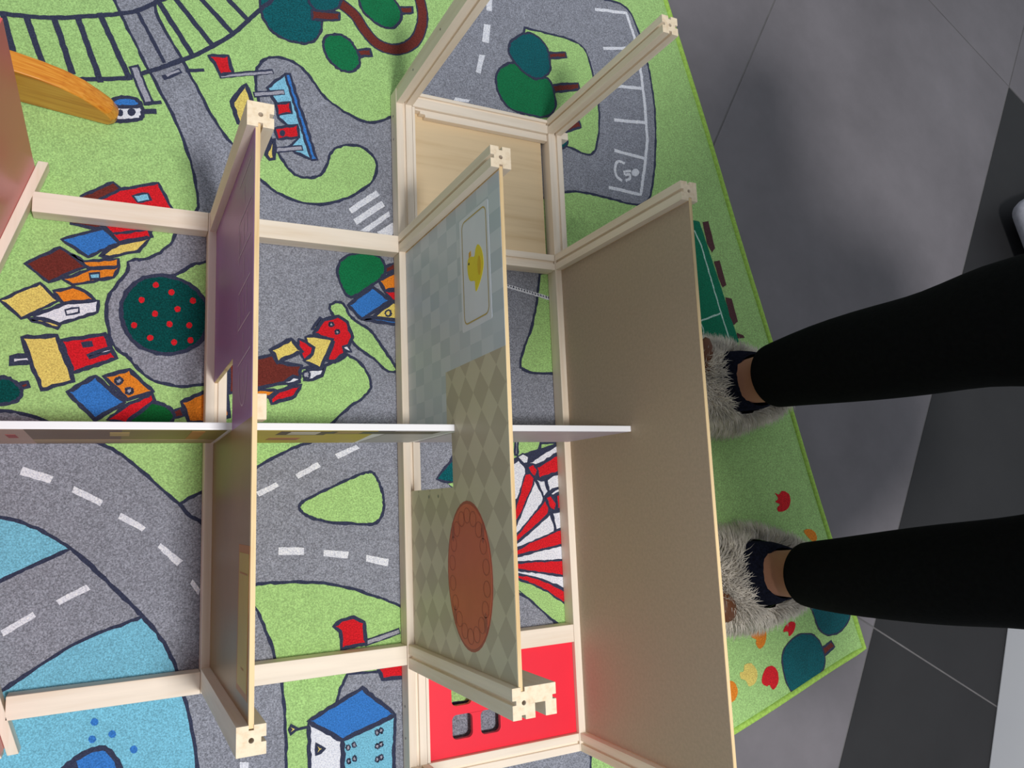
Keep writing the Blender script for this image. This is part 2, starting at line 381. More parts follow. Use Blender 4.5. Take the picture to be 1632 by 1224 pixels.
  ('printed_apple_tree',2,[["S","pine",5,[28,2097,53,2289,170,2457,338,2538,528,2535,707,2453,828,2319,893,2125,815,1868,625,1725,421,1692,219,1756,87,1894]],["S","red",0,[378,2437,370,2413,349,2401,328,2409,319,2432,327,2456,348,2468,369,2460]],["S","red",0,[533,2369,525,2344,504,2333,482,2341,473,2364,481,2389,502,2400,524,2392]],["S","red",0,[246,2261,238,2237,217,2226,197,2234,188,2257,195,2281,216,2292,237,2284]],["S","red",0,[749,2294,741,2269,719,2257,697,2266,688,2289,696,2314,718,2326,740,2317]],["S","red",0,[598,2189,589,2164,568,2153,547,2161,537,2184,546,2209,567,2220,589,2212]],["S","red",0,[378,2123,370,2098,349,2087,328,2095,319,2118,327,2142,348,2154,369,2146]],["S","red",0,[181,1983,173,1959,153,1949,133,1957,124,1979,131,2003,151,2014,172,2006]],["S","red",0,[522,2018,514,1994,493,1983,471,1991,462,2014,470,2039,491,2050,513,2041]],["S","red",0,[717,2019,708,1995,687,1983,665,1992,656,2015,664,2039,686,2051,708,2042]],["S","red",0,[338,1858,330,1834,309,1823,289,1832,279,1854,287,1878,308,1889,329,1881]],["S","red",0,[570,1824,562,1800,541,1789,520,1798,510,1821,519,1845,540,1856,561,1847]],["S","red",0,[733,1855,724,1830,703,1819,681,1828,672,1851,680,1875,702,1887,724,1878]]]),
  ('printed_tree',2,[["P","brown",4,[2844,2880,3009,2948,3018,2877,2863,2800]],["S","dgreen",4,[2303,2765,2331,2907,2445,2995,2604,3041,2765,3039,2865,2964,2888,2834,2780,2701,2618,2576,2459,2479,2354,2582]]]),
  ('printed_house',3,[["P","orange",5,[2810,2714,3007,2841,3218,2939,3276,2696,3023,2622,2879,2595]],["P","red",4,[2869,2588,3023,2612,3254,2674,3229,2507,2979,2476]],["P","blue",5,[2423,2377,2718,2629,2942,2479,2589,2213]],["P","yellow",5,[2713,2255,2979,2462,3246,2344,3202,2239,3005,2236]],["P","blue",5,[2593,2213,2713,2245,3015,2236,3201,2229,3201,2189,3004,2185]],["S","yellow",3,[2952,2318,2940,2292,2914,2280,2889,2288,2878,2313,2889,2339,2916,2352,2941,2343]]]),
  ('printed_house',3,[["P","yellow",5,[2001,2060,2094,2201,2122,2184,2056,2064]],["P","red",5,[2019,2014,2132,2180,2303,2239,2408,2165,2474,1993,2395,1815,2260,1689,2166,1698,2243,1922]],["S","lgrey",2.5,[2247,2130,2239,2112,2222,2104,2204,2110,2197,2127,2205,2145,2222,2154,2239,2148]],["S","lgrey",2.5,[2316,2046,2309,2028,2291,2019,2274,2025,2267,2043,2274,2061,2292,2069,2309,2063]],["P","red",4,[1845,1937,2018,1871,2018,1739,1908,1696,1835,1842]],["P","yellow",5,[1927,1961,2019,1981,2240,1951,2091,1601,1908,1687,2000,1766,2018,1843,1936,1895]],["P","white",5,[2357,1871,2415,1893,2452,1818,2375,1823]],["P","brown",5,[1093,1608,1415,1695,1572,1743,1625,1650,1876,1623,1857,1492,1696,1422,1417,1359,1096,1288]],["P","yellow",6,[1536,1789,1763,1928,1881,1789,1617,1655]],["P","white",5,[1939,1570,2114,1605,2152,1635,2114,1520,2003,1470,1912,1457]],["P","white",5,[1687,1431,1785,1490,1857,1483,1857,1446,1732,1405]],["S","lgrey",3,[1970,1524,1958,1495,1930,1482,1902,1493,1890,1521,1902,1551,1930,1564,1958,1553]],["P","orange",4,[1179,1325,1434,1336,1626,1332,1530,1263,1181,1219]],["P","red",5,[1530,1235,1626,1329,1875,1410,1807,1269,1548,1181]]]),
  ('printed_flag',3,[["K","navy",7,[2568,-1500,2987,-1412]],["K","lgrey",4,[2592,-1499,2977,-1415]],["P","red",5,[2220,-1284,2313,-1223,2454,-1204,2571,-1272,2587,-1503,2311,-1528,2301,-1343]]]),
  ('printed_house',3,[["P","blue",5,[1947,-2228,2538,-1975,2910,-2309,2313,-2480]],["P","white",5,[1947,-2245,2307,-2483,2309,-2969,1967,-2903]],["P","water",5,[2320,-2486,2910,-2320,2885,-2820,2876,-3078,2316,-2970]],["S","lgrey",2,[2395,-2573,2388,-2590,2374,-2595,2359,-2585,2354,-2566,2360,-2549,2374,-2544,2389,-2554]],["S","lgrey",2,[2459,-2556,2453,-2573,2438,-2578,2424,-2568,2418,-2549,2424,-2532,2439,-2527,2453,-2537]],["S","lgrey",2,[2400,-2712,2394,-2729,2379,-2734,2365,-2724,2359,-2705,2365,-2688,2380,-2683,2394,-2693]],["S","lgrey",2,[2462,-2697,2456,-2714,2441,-2719,2427,-2709,2421,-2690,2427,-2673,2442,-2668,2456,-2678]],["S","lgrey",2,[2722,-2470,2716,-2488,2701,-2493,2686,-2483,2680,-2463,2686,-2446,2701,-2441,2716,-2451]],["S","lgrey",2,[2765,-2455,2759,-2473,2744,-2478,2729,-2468,2723,-2449,2729,-2431,2744,-2426,2759,-2436]],["S","lgrey",2,[2720,-2613,2713,-2631,2698,-2636,2683,-2625,2678,-2606,2684,-2589,2699,-2584,2714,-2594]],["S","lgrey",2,[2763,-2599,2756,-2616,2741,-2621,2726,-2611,2720,-2592,2727,-2574,2742,-2569,2757,-2579]],["S","lgrey",2,[2718,-2751,2711,-2768,2696,-2773,2681,-2763,2675,-2744,2682,-2727,2697,-2722,2712,-2732]],["S","lgrey",2,[2761,-2737,2754,-2754,2739,-2759,2724,-2749,2718,-2730,2725,-2713,2740,-2708,2755,-2718]],["P","yellow",5,[2034,-2480,2111,-2535,2029,-2583]],["P","yellow",5,[1762,-2237,1827,-2289,1756,-2329]]]),
  ('printed_flag_pole',3,[["K","navy",3,[2111,-2545,2234,-2530]]]),
  ('printed_flag_pole',3,[["K","navy",3,[1816,-2297,1946,-2287]]]),
  ('printed_house',3,[["P","red",5,[2719,-1793,3000,-1728,3198,-1798,3170,-1931,2777,-1912]]]),
  ('printed_beaded_line',2,[["K","white",5,[4155,2884,4585,2800,5167,2696,5329,2666]],["K","navy",1.6,[4247,2880,4260,2860]],["K","navy",1.6,[4286,2873,4299,2853]],["K","navy",1.6,[4324,2866,4338,2845]],["K","navy",1.6,[4363,2859,4377,2838]],["K","navy",1.6,[4402,2851,4416,2831]],["K","navy",1.6,[4442,2844,4455,2823]],["K","navy",1.6,[4481,2837,4494,2816]],["K","navy",1.6,[4521,2829,4534,2808]],["K","navy",1.6,[4560,2822,4574,2801]],["K","navy",1.6,[4600,2814,4613,2794]],["K","navy",1.6,[4640,2807,4653,2786]],["K","navy",1.6,[4680,2799,4693,2779]],["K","navy",1.6,[4720,2792,4734,2771]],["K","navy",1.6,[4760,2784,4774,2763]],["K","navy",1.6,[4801,2777,4814,2756]],["K","navy",1.6,[4841,2769,4855,2748]],["K","navy",1.6,[4882,2762,4896,2741]],["K","navy",1.6,[4923,2754,4937,2733]],["K","navy",1.6,[4964,2746,4978,2725]],["K","navy",1.6,[5005,2739,5019,2717]],["K","navy",1.6,[5046,2731,5060,2710]],["K","navy",1.6,[5088,2723,5101,2702]],["K","navy",1.6,[5129,2715,5143,2694]],["K","navy",1.6,[5171,2708,5185,2686]],["K","navy",1.6,[5213,2700,5227,2678]],["K","navy",1.6,[5255,2692,5269,2671]]]),
  ('printed_lawn',1,[["P","green",4,[4622,785,4949,784,4931,665,4779,567,4600,569]]]),
  ('printed_circus_tent',2,[["P","navy",0,[4399,474,4691,607,5106,704,5370,804,5282,-1382,5150,-1303,4869,-1107,4591,-980,4358,-906]],["P","white",2.5,[4397,435,4609,510,4715,410,4699,313,4574,26,4377,-25]],["P","red",2.5,[4700,342,4768,350,4831,280,4803,173,4585,-205,4426,-368,4573,6]],["P","white",2.5,[4830,251,4955,51,4939,-27,4588,-377,4420,-481,4584,-224]],["P","red",2.5,[4974,-8,5031,-128,4997,-205,4594,-472,4417,-556,4588,-377]],["P","white",2.5,[5032,-187,5103,-346,5076,-423,4589,-567,4415,-593,4593,-491]],["P","red",2.5,[5077,-413,5147,-388,5275,-375,5263,-570,5124,-581,4596,-662,4411,-687,4589,-567]],["P","white",2.5,[5123,-591,5262,-580,5250,-773,5159,-767,4591,-755,4408,-742,4595,-671]],["P","red",2.5,[5158,-777,5273,-785,5284,-979,5170,-961,4586,-849,4405,-817,4591,-755]],["P","white",2.5,[5170,-970,5283,-998,5295,-1173,5161,-1113,4832,-972,4594,-906,4403,-854,4586,-858]],["P","red",2.5,[4832,-972,5182,-1153,5293,-1211,5282,-1382,5151,-1293,4870,-1098,4591,-971,4402,-891,4594,-915]],["P","green",2.5,[4591,-980,4870,-1098,5151,-1293,5281,-1401,5288,-1667,5003,-1505,4729,-1254,4593,-1148,4358,-924]],["P","red",2.5,[4738,429,4818,467,4878,388,4844,309,4789,330]],["P","white",2.5,[4600,559,4679,597,4756,557,4740,478,4684,470]],["P","white",2.5,[4763,478,5103,663,5345,784,5337,662,5134,583,4885,447]],["P","red",2.5,[4872,417,5156,563,5335,621,5320,379,5144,353,4899,279]],["P","white",2.5,[4864,260,4977,247,5015,108,4955,51]],["P","white",2.5,[5011,256,5142,323,5294,339,5285,179,5155,153,5038,117]],["P","white",2.5,[5059,77,5154,133,5284,160,5281,120,5092,56]],["P","red",2.5,[4988,30,5058,57,5132,-54,5104,-131,5037,-109]],["P","red",2.5,[5149,45,5303,99,5301,-139,5151,-113]],["P","white",2.5,[5068,-169,5149,-153,5299,-159,5287,-356,5112,-386]]]),
  ('printed_lawn',1,[["P","green",4,[5060,3028,5186,3041,5534,3087,5447,1660,5397,1667,5146,1657,4829,1658,4700,1722,4706,1846,4855,2179,4940,2404,4989,2630]]]),
  ('printed_football_pitch',1,[["P","pitch",0,[6623,4145,7879,4144,7932,4133,8524,2281,8282,2161,8228,1668,6425,1608]],["K","pale",2.5,[7442,3936,7818,3972,7929,3742,8206,2725,8358,2236]],["K","pale",2.5,[7388,2422,7766,2552,8205,2707]],["L","pale",2,[7766,2552,7840,2417,7775,2204]]]),
  ('printed_bench',1,[["P","plum",0,[7990,4133,8108,4174,8200,3745,8133,3667,8046,3792]]]),
  ('printed_bench',1,[["P","plum",0,[8154,3524,8272,3555,8368,3171,8285,3120,8218,3266]]]),
  ('printed_bench',1,[["P","plum",0,[8323,2968,8451,2960,8537,2605,8446,2538,8382,2666]]]),
  ('printed_bench',1,[["P","plum",0,[8494,2423,8620,2395,8648,2353,8507,2334]]]),
  ('printed_tulip',1,[["S","red",0,[8981,-34,9062,-64,9140,-11,9268,-60,9290,-182,9199,-299,9030,-320,9005,-257,9067,-215,8978,-171,9041,-121]]]),
  ('printed_tulip',1,[["S","orange",0,[9515,-642,9641,-614,9756,-672,9776,-777,9665,-795]]]),
  ('printed_tulip',1,[["S","orange",0,[8261,-1988,8395,-1971,8546,-2006,8556,-2110,8499,-2215,8406,-2252,8348,-2182,8356,-2119,8273,-2072]]]),
  ('printed_tulip',1,[["S","red",0,[8957,-1992,9080,-1940,9159,-1981,9107,-2090,9007,-2145,8992,-2078,8901,-2068]]]),
  ('printed_tulip',1,[["S","yellow",0,[8005,-2530,8070,-2523,8101,-2440,8231,-2435,8326,-2557,8288,-2692,8153,-2736,8098,-2651,8009,-2608]]]),
  ('printed_tulip',1,[["S","red",0,[8395,-2707,8481,-2545,8618,-2516,8719,-2608,8708,-2765,8600,-2845,8542,-2774,8475,-2780]]]),
  ('printed_tulip',1,[["S","orange",0,[7639,-2619,7847,-2623,7929,-2720,7917,-2825,7816,-2902,7611,-2887]]]),
  ('printed_tree',1,[["P","brown",4,[9610,-2411,9868,-2318,9930,-2399,9667,-2518]],["S","teal",3,[8824,-2494,8920,-2281,9193,-2149,9475,-2170,9645,-2333,9694,-2604,9533,-2780,9287,-2845,8996,-2932,8877,-2788]]]),
  ('printed_tree',1,[["S","teal",3,[9543,-1854,9489,-1715,9661,-1528,10058,-1528,10334,-1725,10348,-1969,10112,-2183,9808,-2218,9630,-2098]]]),
]
# ------------------------------------------------------------------ floor of large grey tiles
floor = tag(link('floor', boxm(-2.4, 3.6, -2.6, 3.0, -0.03, -0.0006), plain('pale_grout', (112, 110, 111), 0.9, 0.1)), kind='structure')
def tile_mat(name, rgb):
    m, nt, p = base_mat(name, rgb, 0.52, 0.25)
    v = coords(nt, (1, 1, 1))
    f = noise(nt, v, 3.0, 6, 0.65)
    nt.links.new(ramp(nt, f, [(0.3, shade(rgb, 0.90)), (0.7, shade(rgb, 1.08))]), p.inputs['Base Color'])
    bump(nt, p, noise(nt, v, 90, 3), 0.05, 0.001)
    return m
TILE_G, TILE_SHADE = tile_mat('grey_stoneware', (120, 116, 121)), tile_mat('shaded_grey_stoneware', (46, 46, 48))  # second one: same floor tile with the shade at right painted into its colour
TX, TY = Vector((0.8697, -0.4935)), Vector((-0.4935, -0.8697))
TO = Vector((1.091, -0.223))
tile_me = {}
for key, mt in (('g', TILE_G), ('d', TILE_SHADE)):
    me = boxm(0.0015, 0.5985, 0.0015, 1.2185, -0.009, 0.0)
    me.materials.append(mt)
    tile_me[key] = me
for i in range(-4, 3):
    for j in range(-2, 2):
        o = bpy.data.objects.new('tile', tile_me['d' if i >= 0 and j > -2 else 'g'])  # tiles past the long joint get the painted shade
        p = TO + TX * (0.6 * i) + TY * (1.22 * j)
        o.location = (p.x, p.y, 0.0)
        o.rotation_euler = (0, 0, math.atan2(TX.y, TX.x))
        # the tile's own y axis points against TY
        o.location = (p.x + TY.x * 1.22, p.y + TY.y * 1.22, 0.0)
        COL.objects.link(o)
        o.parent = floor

# ------------------------------------------------------------------ printed play rug
C0 = Vector((1.058, -0.250))
E1, E2 = Vector((-0.2785, 0.9604)), Vector((-0.9604, -0.2785))
rug_c = [C0, C0 + E2 * 1.4, C0 + E2 * 1.4 + E1 * 1.95, C0 + E1 * 1.95]
rug = tag(empty('play_rug', (C0.x, C0.y, 0)), 'green children\'s play rug printed with roads, houses, trees and water under the toy house', 'rug')
link('carpet', prism([tuple(p) for p in rug_c], [], 2, 0.0002, RUG), PILE['green'], rug)
HEM = plain('lime_binding', (166, 206, 96), 0.8, 0.1, 0.10, 240)
hem_v, hem_f = [], []
hp = []
for i in range(4):
    p, q = rug_c[i], rug_c[(i + 1) % 4]
    n = 60
    for j in range(n):
        t = j / n
        w = 0.0012 * math.sin(9 * t + i * 2) + 0.0008 * math.sin(31 * t)
        nn = (q - p).normalized()
        pt = p + (q - p) * t + Vector((nn.y, -nn.x)) * w
        hp.append((pt.x, pt.y))
K8 = 8
for i, p in enumerate(hp):
    q, r = hp[(i + 1) % len(hp)], hp[i - 1]
    d = Vector((q[0] - r[0], q[1] - r[1])).normalized()
    for k in range(K8):
        an = 2 * math.pi * k / K8
        off = 0.0048 * math.cos(an)
        hem_v.append((p[0] + d.y * off, p[1] - d.x * off, 0.0045 + 0.0040 * math.sin(an)))
for i in range(len(hp)):
    for k in range(K8):
        i2, k2 = (i + 1) % len(hp), (k + 1) % K8
        hem_f.append((i * K8 + k, i * K8 + k2, i2 * K8 + k2, i2 * K8 + k))
link('binding', fix_normals(mesh_of(hem_v, hem_f)), HEM, rug, True)

LV = {0: 0.00005, 1: 0.00024, 2: 0.00034, 3: 0.00062}
level0_step = 0
for gi, (gname, level, prims) in enumerate(RUG_PRINT):
    verts, faces, idx, mats = [], [], [], []
    z = RUG + LV[level] + gi * 0.000002
    if level == 0:
        z += level0_step * 0.00002
        level0_step += 1
    def use(colour):
        if PILE[colour] not in mats:
            mats.append(PILE[colour])
        return mats.index(PILE[colour])
    for t, colour, w, flat in prims:
        pts = [(flat[i] / 10000, flat[i + 1] / 10000) for i in range(0, len(flat), 2)]
        closed = t in 'SP'
        if t == 'S':
            pts = catmull(pts, True, 5)
        elif t == 'L':
            pts = catmull(pts, False, 6)
        elif t == 'P' and gname in ('printed_road', 'printed_lawn', 'printed_water', 'printed_circus_tent', 'printed_football_pitch'):
            pts = chaikin(pts, 2 if gname != 'printed_circus_tent' else 1)
        pts = resample(pts, closed, 0.0045)
        j = 0.0003
        pts = [(p[0] + random.uniform(-j, j), p[1] + random.uniform(-j, j)) for p in pts]
        if closed:
            tr = tessellate_polygon([[Vector((p[0], p[1], 0)) for p in pts]])
            s = len(verts)
            verts += [(p[0], p[1], z) for p in pts]
            for q in tr:
                e1 = Vector(pts[q[1]]) - Vector(pts[q[0]])
                e2 = Vector(pts[q[2]]) - Vector(pts[q[0]])
                faces.append(tuple(s + v for v in (q if e1.x * e2.y - e1.y * e2.x > 0 else reversed(q))))
                idx.append(use(colour))
            z += 0.000018
            if w:
                rv, rf = ribbon(pts, True, w * 0.84 / 1000, 0.0007)
                s = len(verts)
                verts += [(p[0], p[1], z) for p in rv]
                faces += [tuple(s + v for v in reversed(f)) for f in rf]
                idx += [use('navy')] * len(rf)
                z += 0.000018
        else:
            rv, rf = ribbon(pts, False, w / 1000, 0.0003)
            s = len(verts)
            verts += [(p[0], p[1], z) for p in rv]
            faces += [tuple(s + v for v in reversed(f)) for f in rf]
            idx += [use(colour)] * len(rf)
            z += 0.000012
    link(gname, mesh_of(verts, faces, idx), mats, rug)

# ------------------------------------------------------------------ toy house lying on its back
house = tag(empty('dollhouse', (0.49 * S, 0.12 * S, RUG)), 'half assembled wooden dollhouse lying on its back on the play rug', 'dollhouse')
W = 0.034
GR, GD = 0.0058, 0.0058       # groove width and depth

def grooved(u0, u1, v0, v1, notches):
    """square outline with slots: notches maps side -> centre positions measured along that side"""
    pts = []
    def side(p, q, nrm, cs):
        pts.append(p)
        L = math.hypot(q[0] - p[0], q[1] - p[1])
        dx, dy = (q[0] - p[0]) / L, (q[1] - p[1]) / L
        for cc in sorted(cs):
            for s_, dd in ((-GR / 2, 0), (-GR / 2, GD), (GR / 2, GD), (GR / 2, 0)):
                pts.append((p[0] + dx * (cc + s_) - nrm[0] * dd, p[1] + dy * (cc + s_) - nrm[1] * dd))
    side((u0, v0), (u1, v0), (0, -1), notches.get('s', []))
    side((u1, v0), (u1, v1), (1, 0), notches.get('e', []))
    side((u1, v1), (u0, v1), (0, 1), [(u1 - u0) - k for k in notches.get('n', [])])
    side((u0, v1), (u0, v0), (-1, 0), [(v1 - v0) - k for k in notches.get('w', [])])
    return pts

def scale2(pts, zaxis=False):
    return [(p[0] * S, Z(p[1]) if zaxis else p[1] * S) for p in pts]

M_ = W / 2
def rail_y(x0, y0, y1, groove=M_):
    o = link('rail', prism(scale2(grooved(x0, x0 + W, -W, 0.0, {'n': [groove], 'w': [], 'e': [M_]}), True), [], 1, y0 * S, y1 * S, True), [WOOD[1], WOOD_END], house)
    return bevel(o)
rail_y(0.137, -0.285, 0.525)
rail_y(0.487, -0.494, 0.838)
rail_y(0.841, -0.494, 0.838, 0.0185)

def bar_x(x0, x1, y0, y1, notches, z1=0.0, name='crossbar'):
    o = link(name, prism(scale2(grooved(y0, y1, -W, z1, notches), True), [], 0, x0 * S, x1 * S, True), [WOOD[0], WOOD_END], house)
    return bevel(o)
e = 0.0006
for y0 in (0.491, -0.285):
    for x0, x1, n in ((-0.129, 0.137, []), (0.171, 0.487, []), (0.521, 0.841, [M_] if y0 > 0 else [])):
        bar_x(x0 + e, x1 - e, y0, y0 + W, {'n': n})
bar_x(0.521 + e, 0.841 - e, 0.806, 0.838, {'n': [0.022], 's': [0.018]})
bar_x(0.521 + e, 0.841 - e, -0.494, -0.460, {'n': [M_]})

# lip strip along the balcony bar, stepped at its left end
lip = [(0.551, 0.7900), (0.841 - e, 0.7900), (0.841 - e, 0.8055), (0.529, 0.8055), (0.529, 0.8015), (0.540, 0.8015), (0.540, 0.7960), (0.551, 0.7960)]
bevel(link('lip_strip', prism([U(p) for p in lip], [], 2, Z(-0.0200), Z(-0.0060)), WOOD[0], house))

HOLE_R = 0.0032
def post(x0, y0, notches, z1=0.42, w=W):
    loop = [U(p) for p in grooved(x0, x0 + w, y0, y0 + w, notches)]
    hole = [U(p) for p in circle(x0 + w / 2, y0 + w / 2, HOLE_R, 10)]
    o = link('post', prism(loop, [hole], 2, Z(0.0003), Z(z1), True), [WOOD[2], WOOD_END], house)
    return bevel(o)
post(0.1395, 0.4915, {'e': [M_], 's': [M_]}, 0.421)
post(0.4860, 0.4930, {'n': [M_], 's': [M_], 'w': [M_]}, 0.421)
post(0.8415, 0.4920, {'n': [M_], 's': [0.0185], 'w': [M_]}, 0.424)
post(0.8390, 0.8060, {'n': [M_], 's': [M_], 'w': [M_], 'e': [M_]}, 0.412)
post(0.4880, 0.8060, {'s': [M_], 'e': [M_]}, 0.415)
post(0.1365, -0.2795, {'e': [M_], 'n': [M_]}, 0.405)
post(0.8430, -0.4940, {'n': [0.0185], 'w': [M_]}, 0.42)
post(0.4890, -0.4940, {'n': [M_], 'e': [M_]}, 0.42)
# the wide post with a second channel
x0, x1, y0, y1 = 0.4890, 0.5570, -0.2920, -0.2500
wide = grooved(x0, x1, y0, y1, {'n': [0.0165], 'w': [0.0225], 'e': [0.0235], 's': [0.0165]})
k = max(i for i, p in enumerate(wide) if abs(p[1] - y0) < 1e-6 and p[0] < 0.52)
wide[k + 1:k + 1] = [(0.5235, y0), (0.5235, y0 + 0.019), (0.5395, y0 + 0.019), (0.5395, y0)]
bevel(link('post', prism([U(p) for p in wide], [[U(p) for p in circle(0.5065, -0.2705, HOLE_R, 10)]], 2, Z(0.0003), Z(0.416), True), [WOOD[2], WOOD_END], house))

# ---- the three upright floor boards, cut in outline (y, z)
def board(x0, x1, outline, holes=()):
    o = link('floor_board', prism([(p[0] * S, Z(p[1])) for p in outline], [[(p[0] * S, Z(p[1])) for p in h] for h in holes], 0, x0 * S, x1 * S), WOOD_EDGE, house)
    PINV[o.name] = PINV[house.name]
    return o
WOOD_EDGE = wood('plywood_edge', 1, (234, 206, 158), (206, 170, 118), 0.6, 1.4)
PINV_FIX = []
zb = -0.0055
boardL = board(0.1508, 0.1568, [(-0.2500, zb), (0.1165, zb), (0.1165, 0.232), (0.222, 0.232), (0.222, zb), (0.497, zb), (0.497, 0.418), (-0.2500, 0.402)])
boardM = board(0.5008, 0.5068, [(-0.2560, zb), (0.027, zb), (0.027, 0.206), (0.1165, 0.206), (0.1165, 0.2195), (0.1305, 0.2195), (0.1305, zb), (0.497, zb), (0.497, 0.418), (-0.2560, 0.413)])
boardR = board(0.8565, 0.8625, [(-0.4640, zb), (0.497, zb), (0.497, 0.424), (-0.4640, 0.424)])

# ---- printed sheets on the boards (thin laminate on the face turned to the left)
def sheet(name, parent, x, outline, mat, holes=(), k=0, th=0.00025):
    """k counts layers of print"""
    xa = x * S - 0.0002 - k * 0.00022
    o = link(name, prism([(p[0] * S, Z(p[1])) for p in outline], [[(p[0] * S, Z(p[1])) for p in h] for h in holes], 0, xa - 0.0002, xa), mat)
    o.parent = parent
    return o

def strokes(name, parent, x, lines, w, mat, k=1):
    verts, faces = [], []
    xa = x * S - 0.0002 - k * 0.00022 - 0.0002
    for ln in lines:
        rv, rf = ribbon(ln, False, w)
        s = len(verts)
        verts += [(xa, p[0] * S, Z(p[1])) for p in rv]
        faces += [tuple(s + v for v in f) for f in rf]
    o = link(name, mesh_of(verts, faces), mat)
    o.parent = parent
    return o

def grid_nodes(nt):
    v = coords(nt, (1, 1, 1))
    sx = nt.nodes.new('ShaderNodeSeparateXYZ')
    nt.links.new(v, sx.inputs[0])
    def mth(op, a_, b_):
        n = nt.nodes.new('ShaderNodeMath')
        n.operation = op
        for i, q in enumerate((a_, b_)):
            if isinstance(q, float):
                n.inputs[i].default_value = q
            else:
                nt.links.new(q, n.inputs[i])
        return n.outputs[0]
    return sx, mth

def check_mat():
    """staggered squares in three pale blue-greys"""
    m, nt, p = base_mat('blue_tile_print', (150, 160, 170), 0.45, 0.35)
    sx, mth = grid_nodes(nt)
    y = mth('FLOOR', mth('DIVIDE', sx.outputs['Y'], CHK[0] * S), 0.0)
    z = mth('FLOOR', mth('DIVIDE', mth('SUBTRACT', sx.outputs['Z'], ZR), CHK[1] * S), 0.0)
    a_ = mth('FLOORED_MODULO', mth('ADD', y, z), 2.0)
    b_ = mth('FLOORED_MODULO', mth('ADD', mth('MULTIPLY', y, 2.0), z), 5.0)
    f = mth('ADD', mth('MULTIPLY', a_, 0.6), mth('MULTIPLY', b_, 0.10))
    nt.links.new(ramp(nt, f, [(0.0, (190, 203, 216)), (0.5, (200, 211, 224)), (1.0, (211, 220, 232))]), p.inputs['Base Color'])
    return m
CHK = (0.0310, 0.0420)

def diamond_mat(light, dark):
    m, nt, p = base_mat('diamond_print', light, 0.45, 0.35)
    v = coords(nt, (1, 1, 1))
    sx = nt.nodes.new('ShaderNodeSeparateXYZ')
    nt.links.new(v, sx.inputs[0])
    def mth(op, a_, b_):
        n = nt.nodes.new('ShaderNodeMath')
        n.operation = op
        for i, q in enumerate((a_, b_)):
            if isinstance(q, float):
                n.inputs[i].default_value = q
            else:
                nt.links.new(q, n.inputs[i])
        return n.outputs[0]
    y = mth('DIVIDE', mth('SUBTRACT', sx.outputs['Y'], 0.141 * S), 0.060 * S)
    z = mth('DIVIDE', mth('SUBTRACT', sx.outputs['Z'], ZR + 0.327 * S), 0.057 * S)
    f1 = mth('FLOOR', mth('ADD', y, z), 0.0)
    f2 = mth('FLOOR', mth('SUBTRACT', y, z), 0.0)
    par = mth('FLOORED_MODULO', mth('ADD', f1, f2), 2.0)
    mx = nt.nodes.new('ShaderNodeMix')
    mx.data_type = 'RGBA'
    mx.inputs['A'].default_value = lin(dark)
    mx.inputs['B'].default_value = lin(light)
    nt.links.new(par, mx.inputs['Factor'])
    nt.links.new(mx.outputs['Result'], p.inputs['Base Color'])
    return m

BLUE_TILE, DIAMOND = check_mat(), diamond_mat((206, 200, 180), (186, 178, 160))
GOLD = plain('gold_line', (196, 172, 92), 0.5, 0.3, 0)
MAT_W = plain('mat_white', (226, 232, 246), 0.5, 0.3, 0.01)
DUCK = plain('duck_yellow', (236, 218, 40), 0.5, 0.3, 0.02)
DUCK_D = plain('duck_wing_yellow', (222, 186, 10), 0.5, 0.3, 0.02)
DUCK_B = plain('duck_bill_amber', (222, 168, 26), 0.5, 0.3, 0.02)
BLACKP = plain('black_print', (40, 36, 36), 0.5, 0.3, 0)
OVAL = plain('terracotta_print', (206, 106, 78), 0.5, 0.3, 0.02)
OVAL_D = plain('brown_print', (168, 86, 70), 0.5, 0.3, 0.02)
xm = 0.5008
sheet('bathroom_floor_print', boardM, xm, [(0.1305, 0.001), (0.4905, 0.001), (0.4905, 0.4175), (0.2235, 0.4170), (0.2215, 0.188), (0.1305, 0.187)], BLUE_TILE)
sheet('parlour_floor_print', boardM, xm, [(-0.2495, 0.001), (0.027, 0.001), (0.027, 0.206), (0.1165, 0.206), (0.1165, 0.2195), (0.1305, 0.2195), (0.1305, 0.187), (0.2215, 0.188), (0.2235, 0.4170), (-0.2495, 0.4125)], DIAMOND)
matw = sheet('bath_mat_print', boardM, xm, rrect(0.273, 0.462, 0.266, 0.377, 0.004), MAT_W, k=1)
line = rrect(0.284, 0.4545, 0.276, 0.3685, 0.012)
strokes('mat_border', boardM, xm, [line + [line[0]]], 0.0022, GOLD, 2)
duck_body = [(0.401, 0.337), (0.388, 0.350), (0.365, 0.355), (0.345, 0.345), (0.328, 0.325), (0.338, 0.321), (0.346, 0.320), (0.351, 0.303), (0.362, 0.296), (0.376, 0.294), (0.388, 0.298), (0.389, 0.310), (0.386, 0.322), (0.396, 0.327)]
sheet('duck_print', boardM, xm, catmull(duck_body, True, 4), DUCK, k=2)
sheet('wing_print', boardM, xm, circle(0.366, 0.340, 0.016, 14, 0.007), DUCK_D, k=3)
sheet('bill_print', boardM, xm, [(0.389, 0.301), (0.397, 0.302), (0.399, 0.309), (0.391, 0.310)], DUCK_B, k=3)
sheet('eye_print', boardM, xm, circle(0.3795, 0.3005, 0.0022, 8), BLACKP, k=3)
sheet('oval_rug_print', boardM, xm, circle(-0.111, 0.260, 0.1150, 40, 0.0860), OVAL_D, k=1)
sheet('oval_rug_print', boardM, xm, circle(-0.111, 0.260, 0.1105, 40, 0.0825), OVAL, k=2)
rings = []
for cy_, cz_ in [(-0.111 + 0.092 * math.cos(t), 0.260 + 0.066 * math.sin(t)) for t in [i * math.pi / 9 for i in range(18)]]:
    c_ = circle(cy_, cz_, 0.012, 12)
    rings.append(c_ + [c_[0]])
